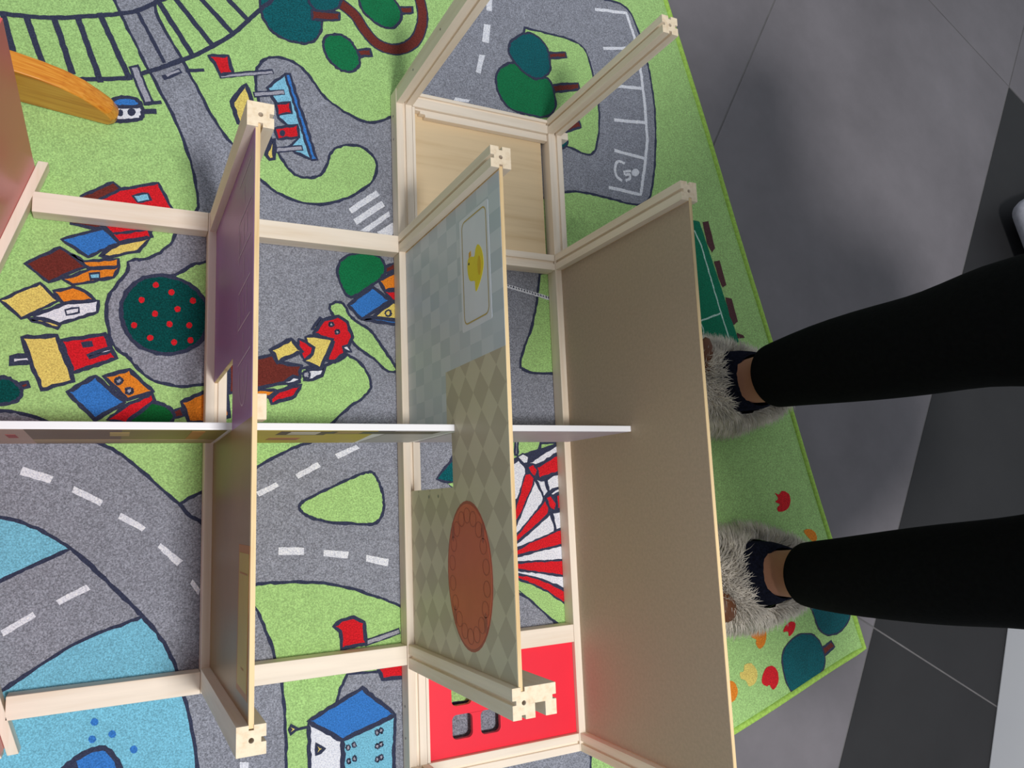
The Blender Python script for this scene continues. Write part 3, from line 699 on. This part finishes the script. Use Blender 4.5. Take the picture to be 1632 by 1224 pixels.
strokes('scroll_print', boardM, xm, rings, 0.0010, OVAL_D, 3)
for sy in (-1, 1):
    for sz in (-1, 1):
        sheet('leaf_print', boardM, xm, circle(-0.111 + sy * 0.066, 0.260 + sz * 0.058, 0.016, 10, 0.006), OVAL_D, k=3)
sheet('screw_mark', boardM, xm, circle(0.014, 0.094, 0.0030, 8), METAL, k=1, th=0.0008)
sheet('screw_mark', boardM, xm, circle(0.014, 0.139, 0.0030, 8), METAL, k=1, th=0.0008)

PURPLE = plain('purple_print', (160, 116, 178), 0.42, 0.4, 0.03, 12)
OLIVE = plain('olive_brown_print', (150, 120, 74), 0.4, 0.4, 0.03, 12)
CHALK = plain('chalk_line', (214, 200, 222), 0.6, 0.2, 0)
STRIP = plain('mustard_print', (196, 176, 88), 0.5, 0.3, 0.02)
STRIP_D = plain('amber_print', (186, 130, 70), 0.5, 0.3, 0.02)
xl = 0.1508
sheet('bedroom_floor_print', boardL, xl, [(0.1165, 0.232), (0.222, 0.232), (0.222, 0.001), (0.4910, 0.001), (0.4910, 0.4170), (0.1165, 0.4090)], PURPLE)
sheet('hall_floor_print', boardL, xl, [(-0.2445, 0.001), (0.1165, 0.001), (0.1165, 0.4090), (-0.2445, 0.4015)], OLIVE)
chalk = []
for y_ in (0.46, 0.405, 0.355, 0.302, 0.25):
    chalk += [[(y_, 0.285), (y_ + 0.003, 0.390)], [(y_ - 0.012, 0.332), (y_ - 0.040, 0.334)]]
for y_ in (0.40, 0.30):
    chalk += [[(y_, 0.285), (y_ - 0.055, 0.285)], [(y_ - 0.01, 0.296), (y_ - 0.045, 0.300)], [(y_, 0.36), (y_ - 0.03, 0.36)]]
loop = [(0.19, 0.300), (0.165, 0.300), (0.148, 0.312), (0.140, 0.330), (0.146, 0.350), (0.163, 0.366), (0.188, 0.372)]
chalk += [catmull(loop, False, 4), [(0.185, 0.338), (0.165, 0.338)], [(0.2, 0.285), (0.207, 0.395)]]
strokes('chalk_drawing', boardL, xl, chalk, 0.0022, CHALK, 1)
sheet('runner_print', boardL, xl, [(-0.222, 0.303), (-0.040, 0.318), (-0.040, 0.408), (-0.222, 0.394)], STRIP_D, k=1)
sheet('runner_print', boardL, xl, [(-0.214, 0.312), (-0.050, 0.325), (-0.050, 0.402), (-0.214, 0.388)], STRIP, k=2)
for ln in ([(-0.075, 0.332), (-0.075, 0.392)], [(-0.19, 0.345), (-0.19, 0.365)]):
    strokes('runner_line', boardL, xl, [ln], 0.0018, STRIP_D, 3)
sheet('board_face', boardR, 0.8565, [(-0.4590, 0.0005), (0.4910, 0.0005), (0.4910, 0.4235), (-0.4590, 0.4235)], MDF)

# bracket block on the far side of the purple board
bevel(link('bracket_block', boxm(0.1575 * S, 0.1700 * S, 0.114 * S, 0.147 * S, Z(0.370), Z(0.398)), WOOD_END, house))
# tenon stub on the outer side of the balcony corner
bevel(link('tenon', boxm(0.8755 * S, 0.8960 * S, 0.803 * S, 0.820 * S, Z(-0.030), Z(-0.006)), WOOD[0], house))

# ---- white partition
part = link('partition', prism([(-0.225 * S, Z(-0.001)), (0.8555 * S, Z(-0.001)), (0.8555 * S, Z(0.2185)), (-0.225 * S, Z(0.2185))], [], 1, 0.1190 * S, 0.1295 * S), WHITE, house)
bevel(part, 0.0008)
def wall_print(name, x0, x1, z0, z1, col, k=0, slant=0.0):
    ya = 0.1190 * S - 0.0002 - k * 0.0002
    o = link(name, prism([(x0 * S, Z(z0)), ((x1 + slant) * S, Z(z0)), (x1 * S, Z(z1)), (x0 * S, Z(z1))], [], 1, ya - 0.00018, ya), plain('wall_print', col, 0.5, 0.3, 0.02))
    o.parent = part
    return o
wall_print('wallpaper_print', 0.160, 0.372, 0.001, 0.216, (202, 182, 60), 0, 0.02)
wall_print('wallpaper_print', 0.400, 0.498, 0.001, 0.216, (186, 184, 186))
wall_print('wallpaper_print', 0.510, 0.850, 0.001, 0.216, (198, 190, 204))
wall_print('sofa_print', 0.225, 0.300, 0.150, 0.205, (96, 78, 52), 1)
wall_print('cushion_print', 0.240, 0.285, 0.160, 0.198, (206, 200, 186), 2)
wall_print('shelf_print', 0.300, 0.480, 0.170, 0.210, (92, 84, 70), 1)
wall_print('picture_print', 0.310, 0.350, 0.178, 0.204, (172, 140, 84), 2)
wall_print('drawer_print', 0.225, 0.275, 0.060, 0.100, (176, 112, 60), 1)
wall_print('wallpaper_print', 0.010, 0.146, 0.001, 0.216, (150, 134, 62))
wall_print('wallpaper_print', -0.105, 0.010, 0.001, 0.216, (128, 104, 78))
wall_print('wallpaper_print', -0.220, -0.105, 0.001, 0.216, (196, 168, 150))
wall_print('skirting_print', -0.105, 0.146, 0.020, 0.070, (176, 150, 112), 1)
wall_print('shelf_print', -0.005, 0.020, 0.130, 0.180, (196, 170, 96), 1)
wall_print('door_print', 0.100, 0.118, 0.080, 0.200, (186, 128, 60), 1)
wall_print('flower_print', -0.132, -0.120, 0.100, 0.150, (176, 76, 66), 1)

# ---- balcony floor and red window front
bevel(link('plywood_panel', boxm(0.5235 * S, 0.8320 * S, 0.5260 * S, 0.8050 * S, Z(-0.030), Z(-0.021)), PLY, house), 0.0004)
wins = [rrect(xx, xx + 0.041, yy, yy + 0.043, 0.009) for xx in (0.5745, 0.6325) for yy in (-0.4310, -0.3720)]
redp = link('window_front', prism([U(p) for p in [(0.5215, -0.4595), (0.8405, -0.4595), (0.8405, -0.2855), (0.5215, -0.2855)]], [[U(p) for p in w] for w in wins], 2, Z(-0.019), Z(-0.0095)), RED, house)
bevel(redp, 0.0005)
bevel(link('edge_strip', boxm(0.5215 * S, 0.5270 * S, -0.4595 * S, -0.2855 * S, Z(-0.0090), Z(-0.0005)), WOOD[1], house), 0.0003)
bevel(link('edge_strip', boxm(0.5215 * S, 0.5270 * S, 0.5255 * S, 0.8050 * S, Z(-0.0200), Z(-0.0005)), WOOD[1], house), 0.0003)

# screws along the outer face of the middle rail and its post
def screw(x, y, z):
    loop = [(y * S + p[0], Z(z) + p[1]) for p in circle(0, 0, 0.0013, 8)]
    link('screw', prism(loop, [], 0, x * S - 0.0006, x * S + 0.0004), METAL, house)
for y, z in ((0.785, -0.018), (0.735, -0.018), (0.823, 0.10), (0.823, 0.24), (-0.36, -0.018), (-0.415, -0.018)):
    screw(0.487 if z < 0 else 0.488, y, z)

# ---- the two roof sides
def roof_side(sgn):
    mid = 0.122
    A = Vector((-0.1085, mid + sgn * 0.455))
    d = Vector((-0.313, -sgn * 0.950)).normalized()
    n = Vector((-d.y * sgn * -1, d.x * sgn * -1))
    if n.x > 0:
        n = -n
    Lr = 0.473
    def q(t, s_):
        v = A + d * t + n * s_
        return (v.x * S, v.y * S)
    o = link('roof_rail', prism([q(0, 0), q(Lr, 0), q(Lr - 0.004, 0.0140), q(0.004, 0.0140)], [], 2, Z(-W), Z(0)), WOOD[1], house)
    bevel(o)
    o = link('roof_rail', prism([q(0.004, 0.0206), q(Lr - 0.01, 0.0206), q(Lr - 0.012, 0.0300), q(0.004, 0.0300)], [], 2, Z(-W), Z(0)), WOOD[1], house)
    bevel(o)
    o = link('roof_panel', prism([q(0.016, 0.0142), q(Lr - 0.006, 0.0142), q(Lr - 0.008, 0.0204), q(0.016, 0.0204)], [], 2, Z(-0.030), Z(0.425)), PINK, house)
    bevel(o, 0.0004)
roof_side(1)
roof_side(-1)

# ------------------------------------------------------------------ orange wooden rocker behind the roof
def orange_wood():
    m, nt, p = base_mat('orange_varnish', (222, 142, 36), 0.28, 0.5)
    v = coords(nt, (2.5, 170, 40))
    f = noise(nt, v, 4.0, 4, 0.6)
    nt.links.new(ramp(nt, f, [(0.32, (202, 112, 16)), (0.5, (228, 146, 38)), (0.68, (240, 168, 66))]), p.inputs['Base Color'])
    p.inputs['Coat Weight'].default_value = 0.4
    p.inputs['Coat Roughness'].default_value = 0.15
    return m
half = [(-0.0150, -0.0335), (-0.0105, -0.0270), (-0.0095, -0.0120), (-0.0180, 0.0060), (-0.0360, 0.0220), (-0.0600, 0.0400), (-0.0900, 0.0550), (-0.1200, 0.0630), (-0.1550, 0.0680), (-0.190, 0.0700)]
prof = half + [(-0.44 - p[0] - 0.0, p[1]) for p in reversed(half)]
def rocker_mesh():
    sl, n = 9, len(prof)
    verts = []
    for q in range(sl):
        s_ = -1 + 2 * q / (sl - 1)
        cut = 0.011 * (1 - math.sqrt(max(0.0, 1 - 0.97 * s_ * s_)))
        for px_, pz_ in prof:
            w1 = min(1, max(0, (px_ + 0.07) / 0.05))
            w2 = min(1, max(0, (-0.37 - px_) / 0.05))
            verts.append(((px_ - cut * w1 + cut * w2) * S, s_ * 0.0165 * S, Z(pz_)))
    faces = [tuple(range(n)), tuple(reversed(range((sl - 1) * n, sl * n)))]
    for q in range(sl - 1):
        for k_ in range(n):
            faces.append((q * n + k_, q * n + (k_ + 1) % n, (q + 1) * n + (k_ + 1) % n, (q + 1) * n + k_))
    return fix_normals(mesh_of(verts, faces))
rk = link('wooden_rocker', rocker_mesh(), orange_wood())
bevel(rk, 0.0012, 3)
rk.location = (-0.0005 * S, 0.687 * S, 0)
rk.rotation_euler = (0, 0, math.radians(-7))
tag(rk, 'orange varnished wooden rocker with a curved top beside the red roof side', 'rocker')

# ------------------------------------------------------------------ furniture at the right edge
cab = tag(empty('cabinet', (1.75, -0.55, 0)), 'white cabinet standing on the tiles at the lower right corner', 'cabinet')
CABW = plain('white_cabinet', (244, 246, 255), 0.4, 0.4, 0.01, 4)
B0, B1 = Vector((1.437, -0.262)), Vector((1.335, -0.481))
dv = (B1 - B0).normalized()
nv = Vector((-dv.y, dv.x))
P0, P1 = B0 - dv * 0.02, B0 + dv * 0.75
cp = [P0, P1, P1 + nv * 0.45, P0 + nv * 0.45]
bevel(link('body', prism([tuple(p) for p in cp], [], 2, 0.0, 0.74), CABW, cab), 0.002)
bevel(link('top', prism([tuple(p) for p in (P0 - nv * -0.004, P1 + nv * 0.004, P1 + nv * 0.455, P0 + nv * 0.455)], [], 2, 0.741, 0.765), CABW, cab), 0.002)
cu = boxm(-0.25, 0.25, -0.10, 0.10, -0.055, 0.055)
bm = bmesh.new()
bm.from_mesh(cu)
bmesh.ops.subdivide_edges(bm, edges=bm.edges, cuts=5, use_grid_fill=True)
for v in bm.verts:
    x, y, z = v.co
    r = (1 - abs(x / 0.25) ** 6) * (1 - abs(y / 0.10) ** 4)
    v.co.z = z * (0.72 + 0.45 * max(0, r)) + 0.004 * math.sin(18 * x + 9 * y)
    v.co.x = x * (1 - 0.10 * abs(z / 0.055) ** 2)
    v.co.y = y * (1 - 0.16 * abs(z / 0.055) ** 2)
bm.to_mesh(cu)
bm.free()
cush = tag(link('cushion', cu, plain('light_grey_fabric', (198, 200, 212), 0.95, 0.1, 0.05, 120), None, True), 'light grey fabric floor cushion at the right edge above the black trouser leg', 'cushion')
sb = cush.modifiers.new('subsurf', 'SUBSURF')
sb.levels = sb.render_levels = 2
cush.location = (1.82, 0.53, 0.062)
cush.rotation_euler = (0, 0, math.radians(20))

# ------------------------------------------------------------------ standing person
person = tag(empty('person', (0.81, 0.03, RUG)), 'person in black trousers, navy socks and fluffy grey slippers standing beside the dollhouse', 'person')
SKIN = plain('skin', (178, 128, 104), 0.55, 0.3, 0.03, 20)
def cloth(name, rgb, var=0.15, scale=160):
    m, nt, p = base_mat(name, rgb, 0.95, 0.08)
    v = coords(nt, (1, 1, 1))
    f = noise(nt, v, scale, 3)
    nt.links.new(ramp(nt, f, [(0.3, shade(rgb, 1 - var)), (0.7, shade(rgb, 1 + var))]), p.inputs['Base Color'])
    bump(nt, p, noise(nt, v, 420, 2), 0.25, 0.0008)
    return m
BLACK = cloth('black_jersey', (15, 16, 18))
NAVYS = cloth('navy_knit', (20, 22, 34), 0.3, 300)
KNIT = cloth('charcoal_knit', (50, 52, 58))

def skin_mesh(name, verts, edges, radii, root, mat, sub=2):
    me = bpy.data.meshes.new(name)
    me.from_pydata(verts, edges, [])
    o = link(name, me, mat, person)
    md = o.modifiers.new('skin', 'SKIN')
    md.use_smooth_shade = True
    sk = me.skin_vertices[0].data if me.skin_vertices else None
    if sk is None:
        bm = bmesh.new(); bm.from_mesh(me); bm.verts.layers.skin.verify(); bm.to_mesh(me); bm.free()
        sk = me.skin_vertices[0].data
    for i, r in enumerate(radii):
        sk[i].radius = r if isinstance(r, tuple) else (r, r)
        sk[i].use_root = (i == root)
    ss = o.modifiers.new('subsurf', 'SUBSURF')
    ss.levels = ss.render_levels = sub
    return o

LEG_R = [(0.806, 0.1545, 0.0925, 0.0425), (0.808, 0.1566, 0.133, 0.0460), (0.815, 0.1596, 0.187, 0.0525), (0.820, 0.1594, 0.254, 0.0570), (0.818, 0.1575, 0.3055, 0.0575), (0.812, 0.1560, 0.352, 0.0580), (0.808, 0.1590, 0.402, 0.0612), (0.806, 0.1570, 0.448, 0.0670), (0.815, 0.146, 0.56, 0.0740), (0.830, 0.128, 0.70, 0.0840)]
LEG_L = [(0.815, -0.1109, 0.099, 0.0390), (0.818, -0.1100, 0.175, 0.0463), (0.826, -0.1046, 0.256, 0.0528), (0.824, -0.0995, 0.3196, 0.0554), (0.818, -0.0948, 0.369, 0.0550), (0.814, -0.0905, 0.410, 0.0555), (0.814, -0.0870, 0.460, 0.0610), (0.822, -0.0780, 0.57, 0.0720), (0.834, -0.0630, 0.70, 0.0840)]

def loft(rings, cap0=True, cap1=True):
    n = len(rings[0])
    verts = [v for r in rings for v in r]
    faces = []
    for i in range(len(rings) - 1):
        for j in range(n):
            faces.append((i * n + j, i * n + (j + 1) % n, (i + 1) * n + (j + 1) % n, (i + 1) * n + j))
    if cap0: faces.append(tuple(reversed(range(n))))
    if cap1: faces.append(tuple((len(rings) - 1) * n + j for j in range(n)))
    return fix_normals(mesh_of(verts, faces))

def ring(cx, cy, cz, rx, ry, n=28, tilt=0.0):
    return [(cx + rx * math.cos(2 * math.pi * k / n), cy + ry * math.sin(2 * math.pi * k / n), cz + tilt * math.cos(2 * math.pi * k / n)) for k in range(n)]

# body: one continuous figure
bv, be, br = [], [], []
def bvert(p, r, prev=None):
    bv.append(p); br.append(r)
    if prev is not None:
        be.append((prev, len(bv) - 1))
    return len(bv) - 1
HIP, SPN, CHS = (0.850, 0.035, 0.80), (0.755, 0.025, 0.96), (0.615, 0.010, 1.09)
root = bvert(HIP, (0.100, 0.070))
sp = bvert(SPN, (0.085, 0.060), root)
ch = bvert(CHS, (0.090, 0.065), sp)
nk0 = bvert((0.510, 0.0, 1.175), (0.048, 0.044), ch)
nk = bvert((0.465, 0.0, 1.215), 0.044, nk0)
h1 = bvert((0.420, 0.0, 1.235), (0.064, 0.070), nk)
h2 = bvert((0.375, 0.0, 1.295), (0.076, 0.086), h1)
h3 = bvert((0.350, 0.0, 1.355), (0.060, 0.068), h2)
ns = bvert((0.296, 0.0, 1.252), 0.010, h2)
ARM = lambda side: [((0.570, 0.010 + side * 0.175, 1.130), 0.052), ((0.710, 0.035 + side * 0.285, 0.92), 0.038), ((0.765, 0.040 + side * 0.165, 0.70), 0.026)]
for side, leg in ((1, LEG_R), (-1, LEG_L)):
    hip = bvert((0.845, 0.035 + side * 0.075, 0.75), 0.088, root)
    prev = hip
    for x, y, z, r in reversed(leg):
        prev = bvert((x, y, z), r - 0.0060, prev)
    ax, ay = leg[0][0], leg[0][1]
    prev = bvert((ax, ay, 0.055), 0.025, prev)
    heel = bvert((ax + 0.035, ay, 0.038), 0.018, prev)
    t1 = bvert((ax - 0.07, ay, 0.030), (0.026, 0.010), prev)
    t2 = bvert((ax - 0.125, ay, 0.028), (0.030, 0.010), t1)
    t3 = bvert((ax - 0.150, ay, 0.028), (0.022, 0.009), t2)
    arm = ARM(side)
    sh = bvert(arm[0][0], 0.042, ch)
    el = bvert(*arm[1], sh)
    wr = bvert(*arm[2], el)
    hy = 0.040 + side * 0.150
    pa = bvert((0.748, hy, 0.640), (0.036, 0.016), wr)
    for fi, (dy, ln) in enumerate(((-0.027, 0.058), (-0.009, 0.070), (0.009, 0.066), (0.026, 0.052))):
        f1 = bvert((0.735, hy + dy, 0.600), 0.0090, pa)
        f2 = bvert((0.730, hy + dy * 1.1, 0.600 - ln * 0.55), 0.0080, f1)
        f3 = bvert((0.731, hy + dy * 1.15, 0.600 - ln), 0.0068, f2)
    th1 = bvert((0.745, hy - side * 0.042, 0.640), 0.0105, pa)
    th2 = bvert((0.742, hy - side * 0.060, 0.612), 0.0090, th1)
skin_mesh('body', bv, be, br, root, SKIN, 2)
# sweater: torso and sleeves
sv, se, sr = [], [], []
def svert(p, r, prev=None):
    sv.append(p); sr.append(r)
    if prev is not None:
        se.append((prev, len(sv) - 1))
    return len(sv) - 1
s0 = svert((0.862, 0.035, 0.745), (0.150, 0.125))
s1 = svert(SPN, (0.140, 0.112), s0)
s2 = svert(CHS, (0.160, 0.118), s1)
s3 = svert((0.513, 0.0, 1.175), (0.082, 0.075), s2)
for side in (1, -1):
    q = s2
    for p_, r_ in ARM(side):
        q = svert(p_, r_ + 0.016, q)
skin_mesh('sweater', sv, se, sr, s0, KNIT, 2)
# hair, eyes and mouth
hb = bmesh.new()
bmesh.ops.create_icosphere(hb, subdivisions=4, radius=1.0)
for v in hb.verts:
    x, y, z = v.co
    s_ = 1.0 + 0.02 * math.sin(23 * y + 5 * z)
    # cap over crown and back of the head, drawn in where the face is
    front = max(0.0, min(1.0, (-x - 0.05) / 0.35)) * max(0.0, min(1.0, (0.72 - z) / 0.25))
    px_ = x * (1 - front) + 0.1 * front
    v.co = Vector((0.392 + 0.102 * px_ * s_, 0.092 * y * s_ * (1 - 0.25 * front), 1.308 + 0.112 * z * s_ * (1 - 0.15 * front)))
hm = bpy.data.meshes.new('hair')
hb.to_mesh(hm); hb.free()
link('hair', hm, plain('dark_brown_hair', (52, 36, 28), 0.6, 0.4, 0.3, 200), person, True)
for s_ in (-1, 1):
    ebm = bmesh.new()
    bmesh.ops.create_uvsphere(ebm, u_segments=12, v_segments=8, radius=0.011)
    em = bpy.data.meshes.new('eye'); ebm.to_mesh(em); ebm.free()
    eo = link('eye', em, plain('eye_dark', (60, 44, 36), 0.2, 0.5, 0), person, True)
    eo.location = (0.316, s_ * 0.029, 1.278)

mb = bmesh.new()
bmesh.ops.create_uvsphere(mb, u_segments=14, v_segments=8, radius=1.0)
for v in mb.verts:
    v.co = Vector((v.co.x * 0.007, v.co.y * 0.022, v.co.z * 0.006))
mm = bpy.data.meshes.new('mouth'); mb.to_mesh(mm); mb.free()
mo = link('mouth', mm, plain('lip_red', (156, 84, 78), 0.5, 0.3, 0), person, True)
mo.location = (0.338, 0.0, 1.216)

# trousers: one garment from waist to the hems
NS = 28
tm_v, tm_f = [], []
def add_rings(rings, closed_top=False):
    s = len(tm_v)
    for r in rings:
        tm_v.extend(r)
    n = len(rings[0])
    for i in range(len(rings) - 1):
        for j in range(n):
            tm_f.append((s + i * n + j, s + i * n + (j + 1) % n, s + (i + 1) * n + (j + 1) % n, s + (i + 1) * n + j))
for leg, hem, side in ((LEG_R, 0.117, 1), (LEG_L, 0.131, -1)):
    pts = [p for p in leg if p[2] > hem + 0.012]
    first = leg[0]
    nxt = pts[0]
    t = (hem - first[2]) / (nxt[2] - first[2])
    hx, hy, hr = [first[i] + (nxt[i] - first[i]) * t for i in (0, 1)] + [first[3] + (nxt[3] - first[3]) * t]
    rr = [ring(hx, hy, hem + 0.004, hr - 0.002, hr - 0.002, NS, 0.004), ring(hx, hy, hem, hr - 0.0012, hr - 0.0012, NS, 0.004), ring(hx, hy, hem + 0.0012, hr, hr, NS, 0.004)]
    for x, y, z, r in pts:
        rr.append(ring(x, y, z, r, r, NS))
    rr.append(ring(0.840, 0.035 + side * 0.082, 0.78, 0.095, 0.088, NS))
    rr.append(ring(0.845, 0.035 + side * 0.070, 0.88, 0.092, 0.082, NS))
    add_rings(rr)
add_rings([ring(0.842, 0.035, 0.685, 0.03, 0.03, NS), ring(0.843, 0.035, 0.70, 0.086, 0.110, NS), ring(0.845, 0.035, 0.76, 0.104, 0.158, NS), ring(0.848, 0.035, 0.84, 0.104, 0.150, NS), ring(0.835, 0.035, 0.90, 0.096, 0.135, NS)])
tro = link('trousers', fix_normals(mesh_of(tm_v, tm_f)), BLACK, person, True)
ss = tro.modifiers.new('subsurf', 'SUBSURF')
ss.levels = ss.render_levels = 1

# socks, slippers and their fur
FUR = plain('grey_fur', (200, 192, 181), 0.9, 0.1, 0.14, 35)
SOLE = plain('dark_sole', (60, 58, 58), 0.8, 0.1, 0.05)
LEATHER = plain('brown_leather', (98, 56, 28), 0.5, 0.4, 0.08, 60)
def foot(ax, ay, heel_x, ln, w, sock_top, yc, yaw, sr_):
    def tr(t, s_, z):          # t metres forward from the heel, s_ sideways
        x = heel_x - t * math.cos(yaw) - s_ * math.sin(yaw) * 0
        return (heel_x - t * math.cos(yaw), yc + s_ - t * math.sin(yaw), z)
    # sock: tube round the ankle that bends into the foot
    rg = []
    for cx, cz, rx, ry, tl in ((ax - 0.048, 0.030, 0.070, 0.038, 0.0), (ax - 0.044, 0.050, 0.078, 0.042, 0.004), (ax - 0.034, 0.064, 0.070, 0.0435, 0.010), (ax - 0.020, 0.076, 0.057, 0.0430, 0.012), (ax - 0.006, sock_top - 0.006, sr_ + 0.004, sr_ + 0.002, 0.008), (ax - 0.001, sock_top, sr_, sr_, 0.004), (ax - 0.001, sock_top + 0.002, sr_ - 0.003, sr_ - 0.003, 0.004)):
        rg.append(ring(cx, ay, cz, rx, ry, 24, tl))
    so = link('sock', loft(rg, True, False), NAVYS, person, True)
    # slipper upper
    rows = []
    def hw(t):
        u = t / ln
        return w / 2 * (math.sin(math.pi * min(1, max(0.02, u * 1.9 + 0.12)) / 2) ** 0.6 if u < 0.45 else (1 - max(0, (u - 0.62) / 0.40) ** 2.4) ** 0.5 if u > 0.62 else 1.0)
    def ht(t):
        u = t / ln
        return 0.050 + 0.020 * math.sin(math.pi * min(1, max(0, (u - 0.2) / 0.8)))
    NT, NA = 40, 36
    for i in range(NT + 1):
        t = ln * i / NT
        tt = min(max(t, 0.004), ln - 0.004)
        row = []
        for k_ in range(NA + 1):
            an = math.pi * k_ / NA
            cs, sn = math.cos(an), math.sin(an)
            s_ = hw(tt) * (abs(cs) ** 0.7) * (1 if cs > 0 else -1)
            z = RUG + 0.010 + ht(tt) * (sn ** 0.65) * (0.35 if i in (0, NT) else 0.8 if i in (1, NT - 1) else 1.0)
            row.append(tr(t, s_, z))
        rows.append(row)
    verts = [v for r in rows for v in r]
    faces = []
    for i in range(NT):
        for k_ in range(NA):
            faces.append((i * (NA + 1) + k_, i * (NA + 1) + k_ + 1, (i + 1) * (NA + 1) + k_ + 1, (i + 1) * (NA + 1) + k_))
    faces.append(tuple(range(NA + 1)))
    faces.append(tuple(NT * (NA + 1) + k_ for k_ in reversed(range(NA + 1))))
    # drop the faces inside the opening round the ankle
    def inside(p, g=0.0):
        return ((p[0] - (ax - 0.014)) / (0.058 + g)) ** 2 + ((p[1] - ay) / (0.043 + g)) ** 2 < 1 and p[2] > 0.03
    keep = [f for f in faces if not any(inside(verts[v], 0.001) for v in f)]
    sl = link('slipper', fix_normals(mesh_of(verts, keep)), FUR, person, True)
    sole = [tr(t, s_ * hw(min(max(t, 0.004), ln - 0.004)) * 0.98, 0)[:2] for s_, ts in ((1, range(0, NT + 1)), (-1, range(NT, -1, -1))) for t in [ln * q / NT for q in ts]]
    so2 = link('sole', prism(sole, [], 2, RUG + 0.0004, RUG + 0.011), SOLE)
    so2.parent = sl
    # fur strands
    fv, ff = [], []
    me = sl.data
    polys = [(p.center.copy(), p.normal.copy(), p.area, [Vector(verts[v]) for v in p.vertices]) for p in me.polygons if len(p.vertices) == 4]
    tot = sum(p[2] for p in polys)
    rnd = random.Random(int(ay * 1000))
    for cen, nor, ar, vs in polys:
        if cen.x < 0.60:
            continue
        cnt = int(13000 * ar / tot + rnd.random())
        if nor.dot(cen - Vector((cen.x, yc, RUG + 0.02))) < 0:
            nor = -nor
        for _ in range(cnt):
            u, v_ = rnd.random(), rnd.random()
            p = (vs[0] * (1 - u) + vs[1] * u) * (1 - v_) + (vs[3] * (1 - u) + vs[2] * u) * v_
            if inside(p, 0.001):
                continue
            clump = math.sin(90 * p.x + 70 * p.y) + math.sin(130 * p.y - 60 * p.x)
            L = rnd.uniform(0.016, 0.030)
            out = Vector((0.30 + 0.20 * clump, rnd.uniform(-0.35, 0.35) + 0.25 * math.sin(70 * p.x), -0.15))
            d = (nor * 0.75 + out + Vector((rnd.uniform(-.3, .3), rnd.uniform(-.3, .3), rnd.uniform(-.2, .2)))).normalized()
            sidev = d.cross(nor)
            if sidev.length < 1e-4:
                continue
            sidev = sidev.normalized() * rnd.uniform(0.0003, 0.0007)
            tip = p + d * L - Vector((0, 0, 0.30 * L))
            mid_ = p + d * L * 0.55
            if tip.z < RUG + 0.002: tip.z = RUG + 0.002
            s = len(fv)
            fv += [p - sidev, p + sidev, mid_ + sidev * 0.8, mid_ - sidev * 0.8, tip]
            ff += [(s, s + 1, s + 2, s + 3), (s + 3, s + 2, s + 4)]
    fo = link('fur', mesh_of(fv, ff), FUR)
    fo.parent = sl
    fo['kind'] = 'stuff'
    return sl
PINV_person = PINV[person.name]
slR = foot(0.806, 0.1545, 0.893, 0.258, 0.106, 0.086, 0.152, 0.0, 0.0400)
slL = foot(0.815, -0.1109, 0.918, 0.262, 0.112, 0.091, -0.120, 0.0, 0.0365)
def ear(parent, x, y, z, rz, lx=0.030, ly=0.016):
    eb = bmesh.new()
    bmesh.ops.create_uvsphere(eb, u_segments=14, v_segments=10, radius=1.0)
    for v in eb.verts:
        v.co = Vector((v.co.x * lx, v.co.y * ly * (1.0 - 0.3 * v.co.x), v.co.z * 0.010))
    em = bpy.data.meshes.new('ear'); eb.to_mesh(em); eb.free()
    eo = link('ear', em, LEATHER, None, True)
    eo.parent = parent
    eo.location = (x, y, z)
    eo.rotation_euler = (0, 0, rz)
ear(slR, 0.7130, 0.183, 0.082, 1.3)
ear(slL, 0.7130, -0.145, 0.084, 1.9, 0.022)
ear(slL, 0.708, -0.112, 0.074, 1.5, 0.014, 0.010)
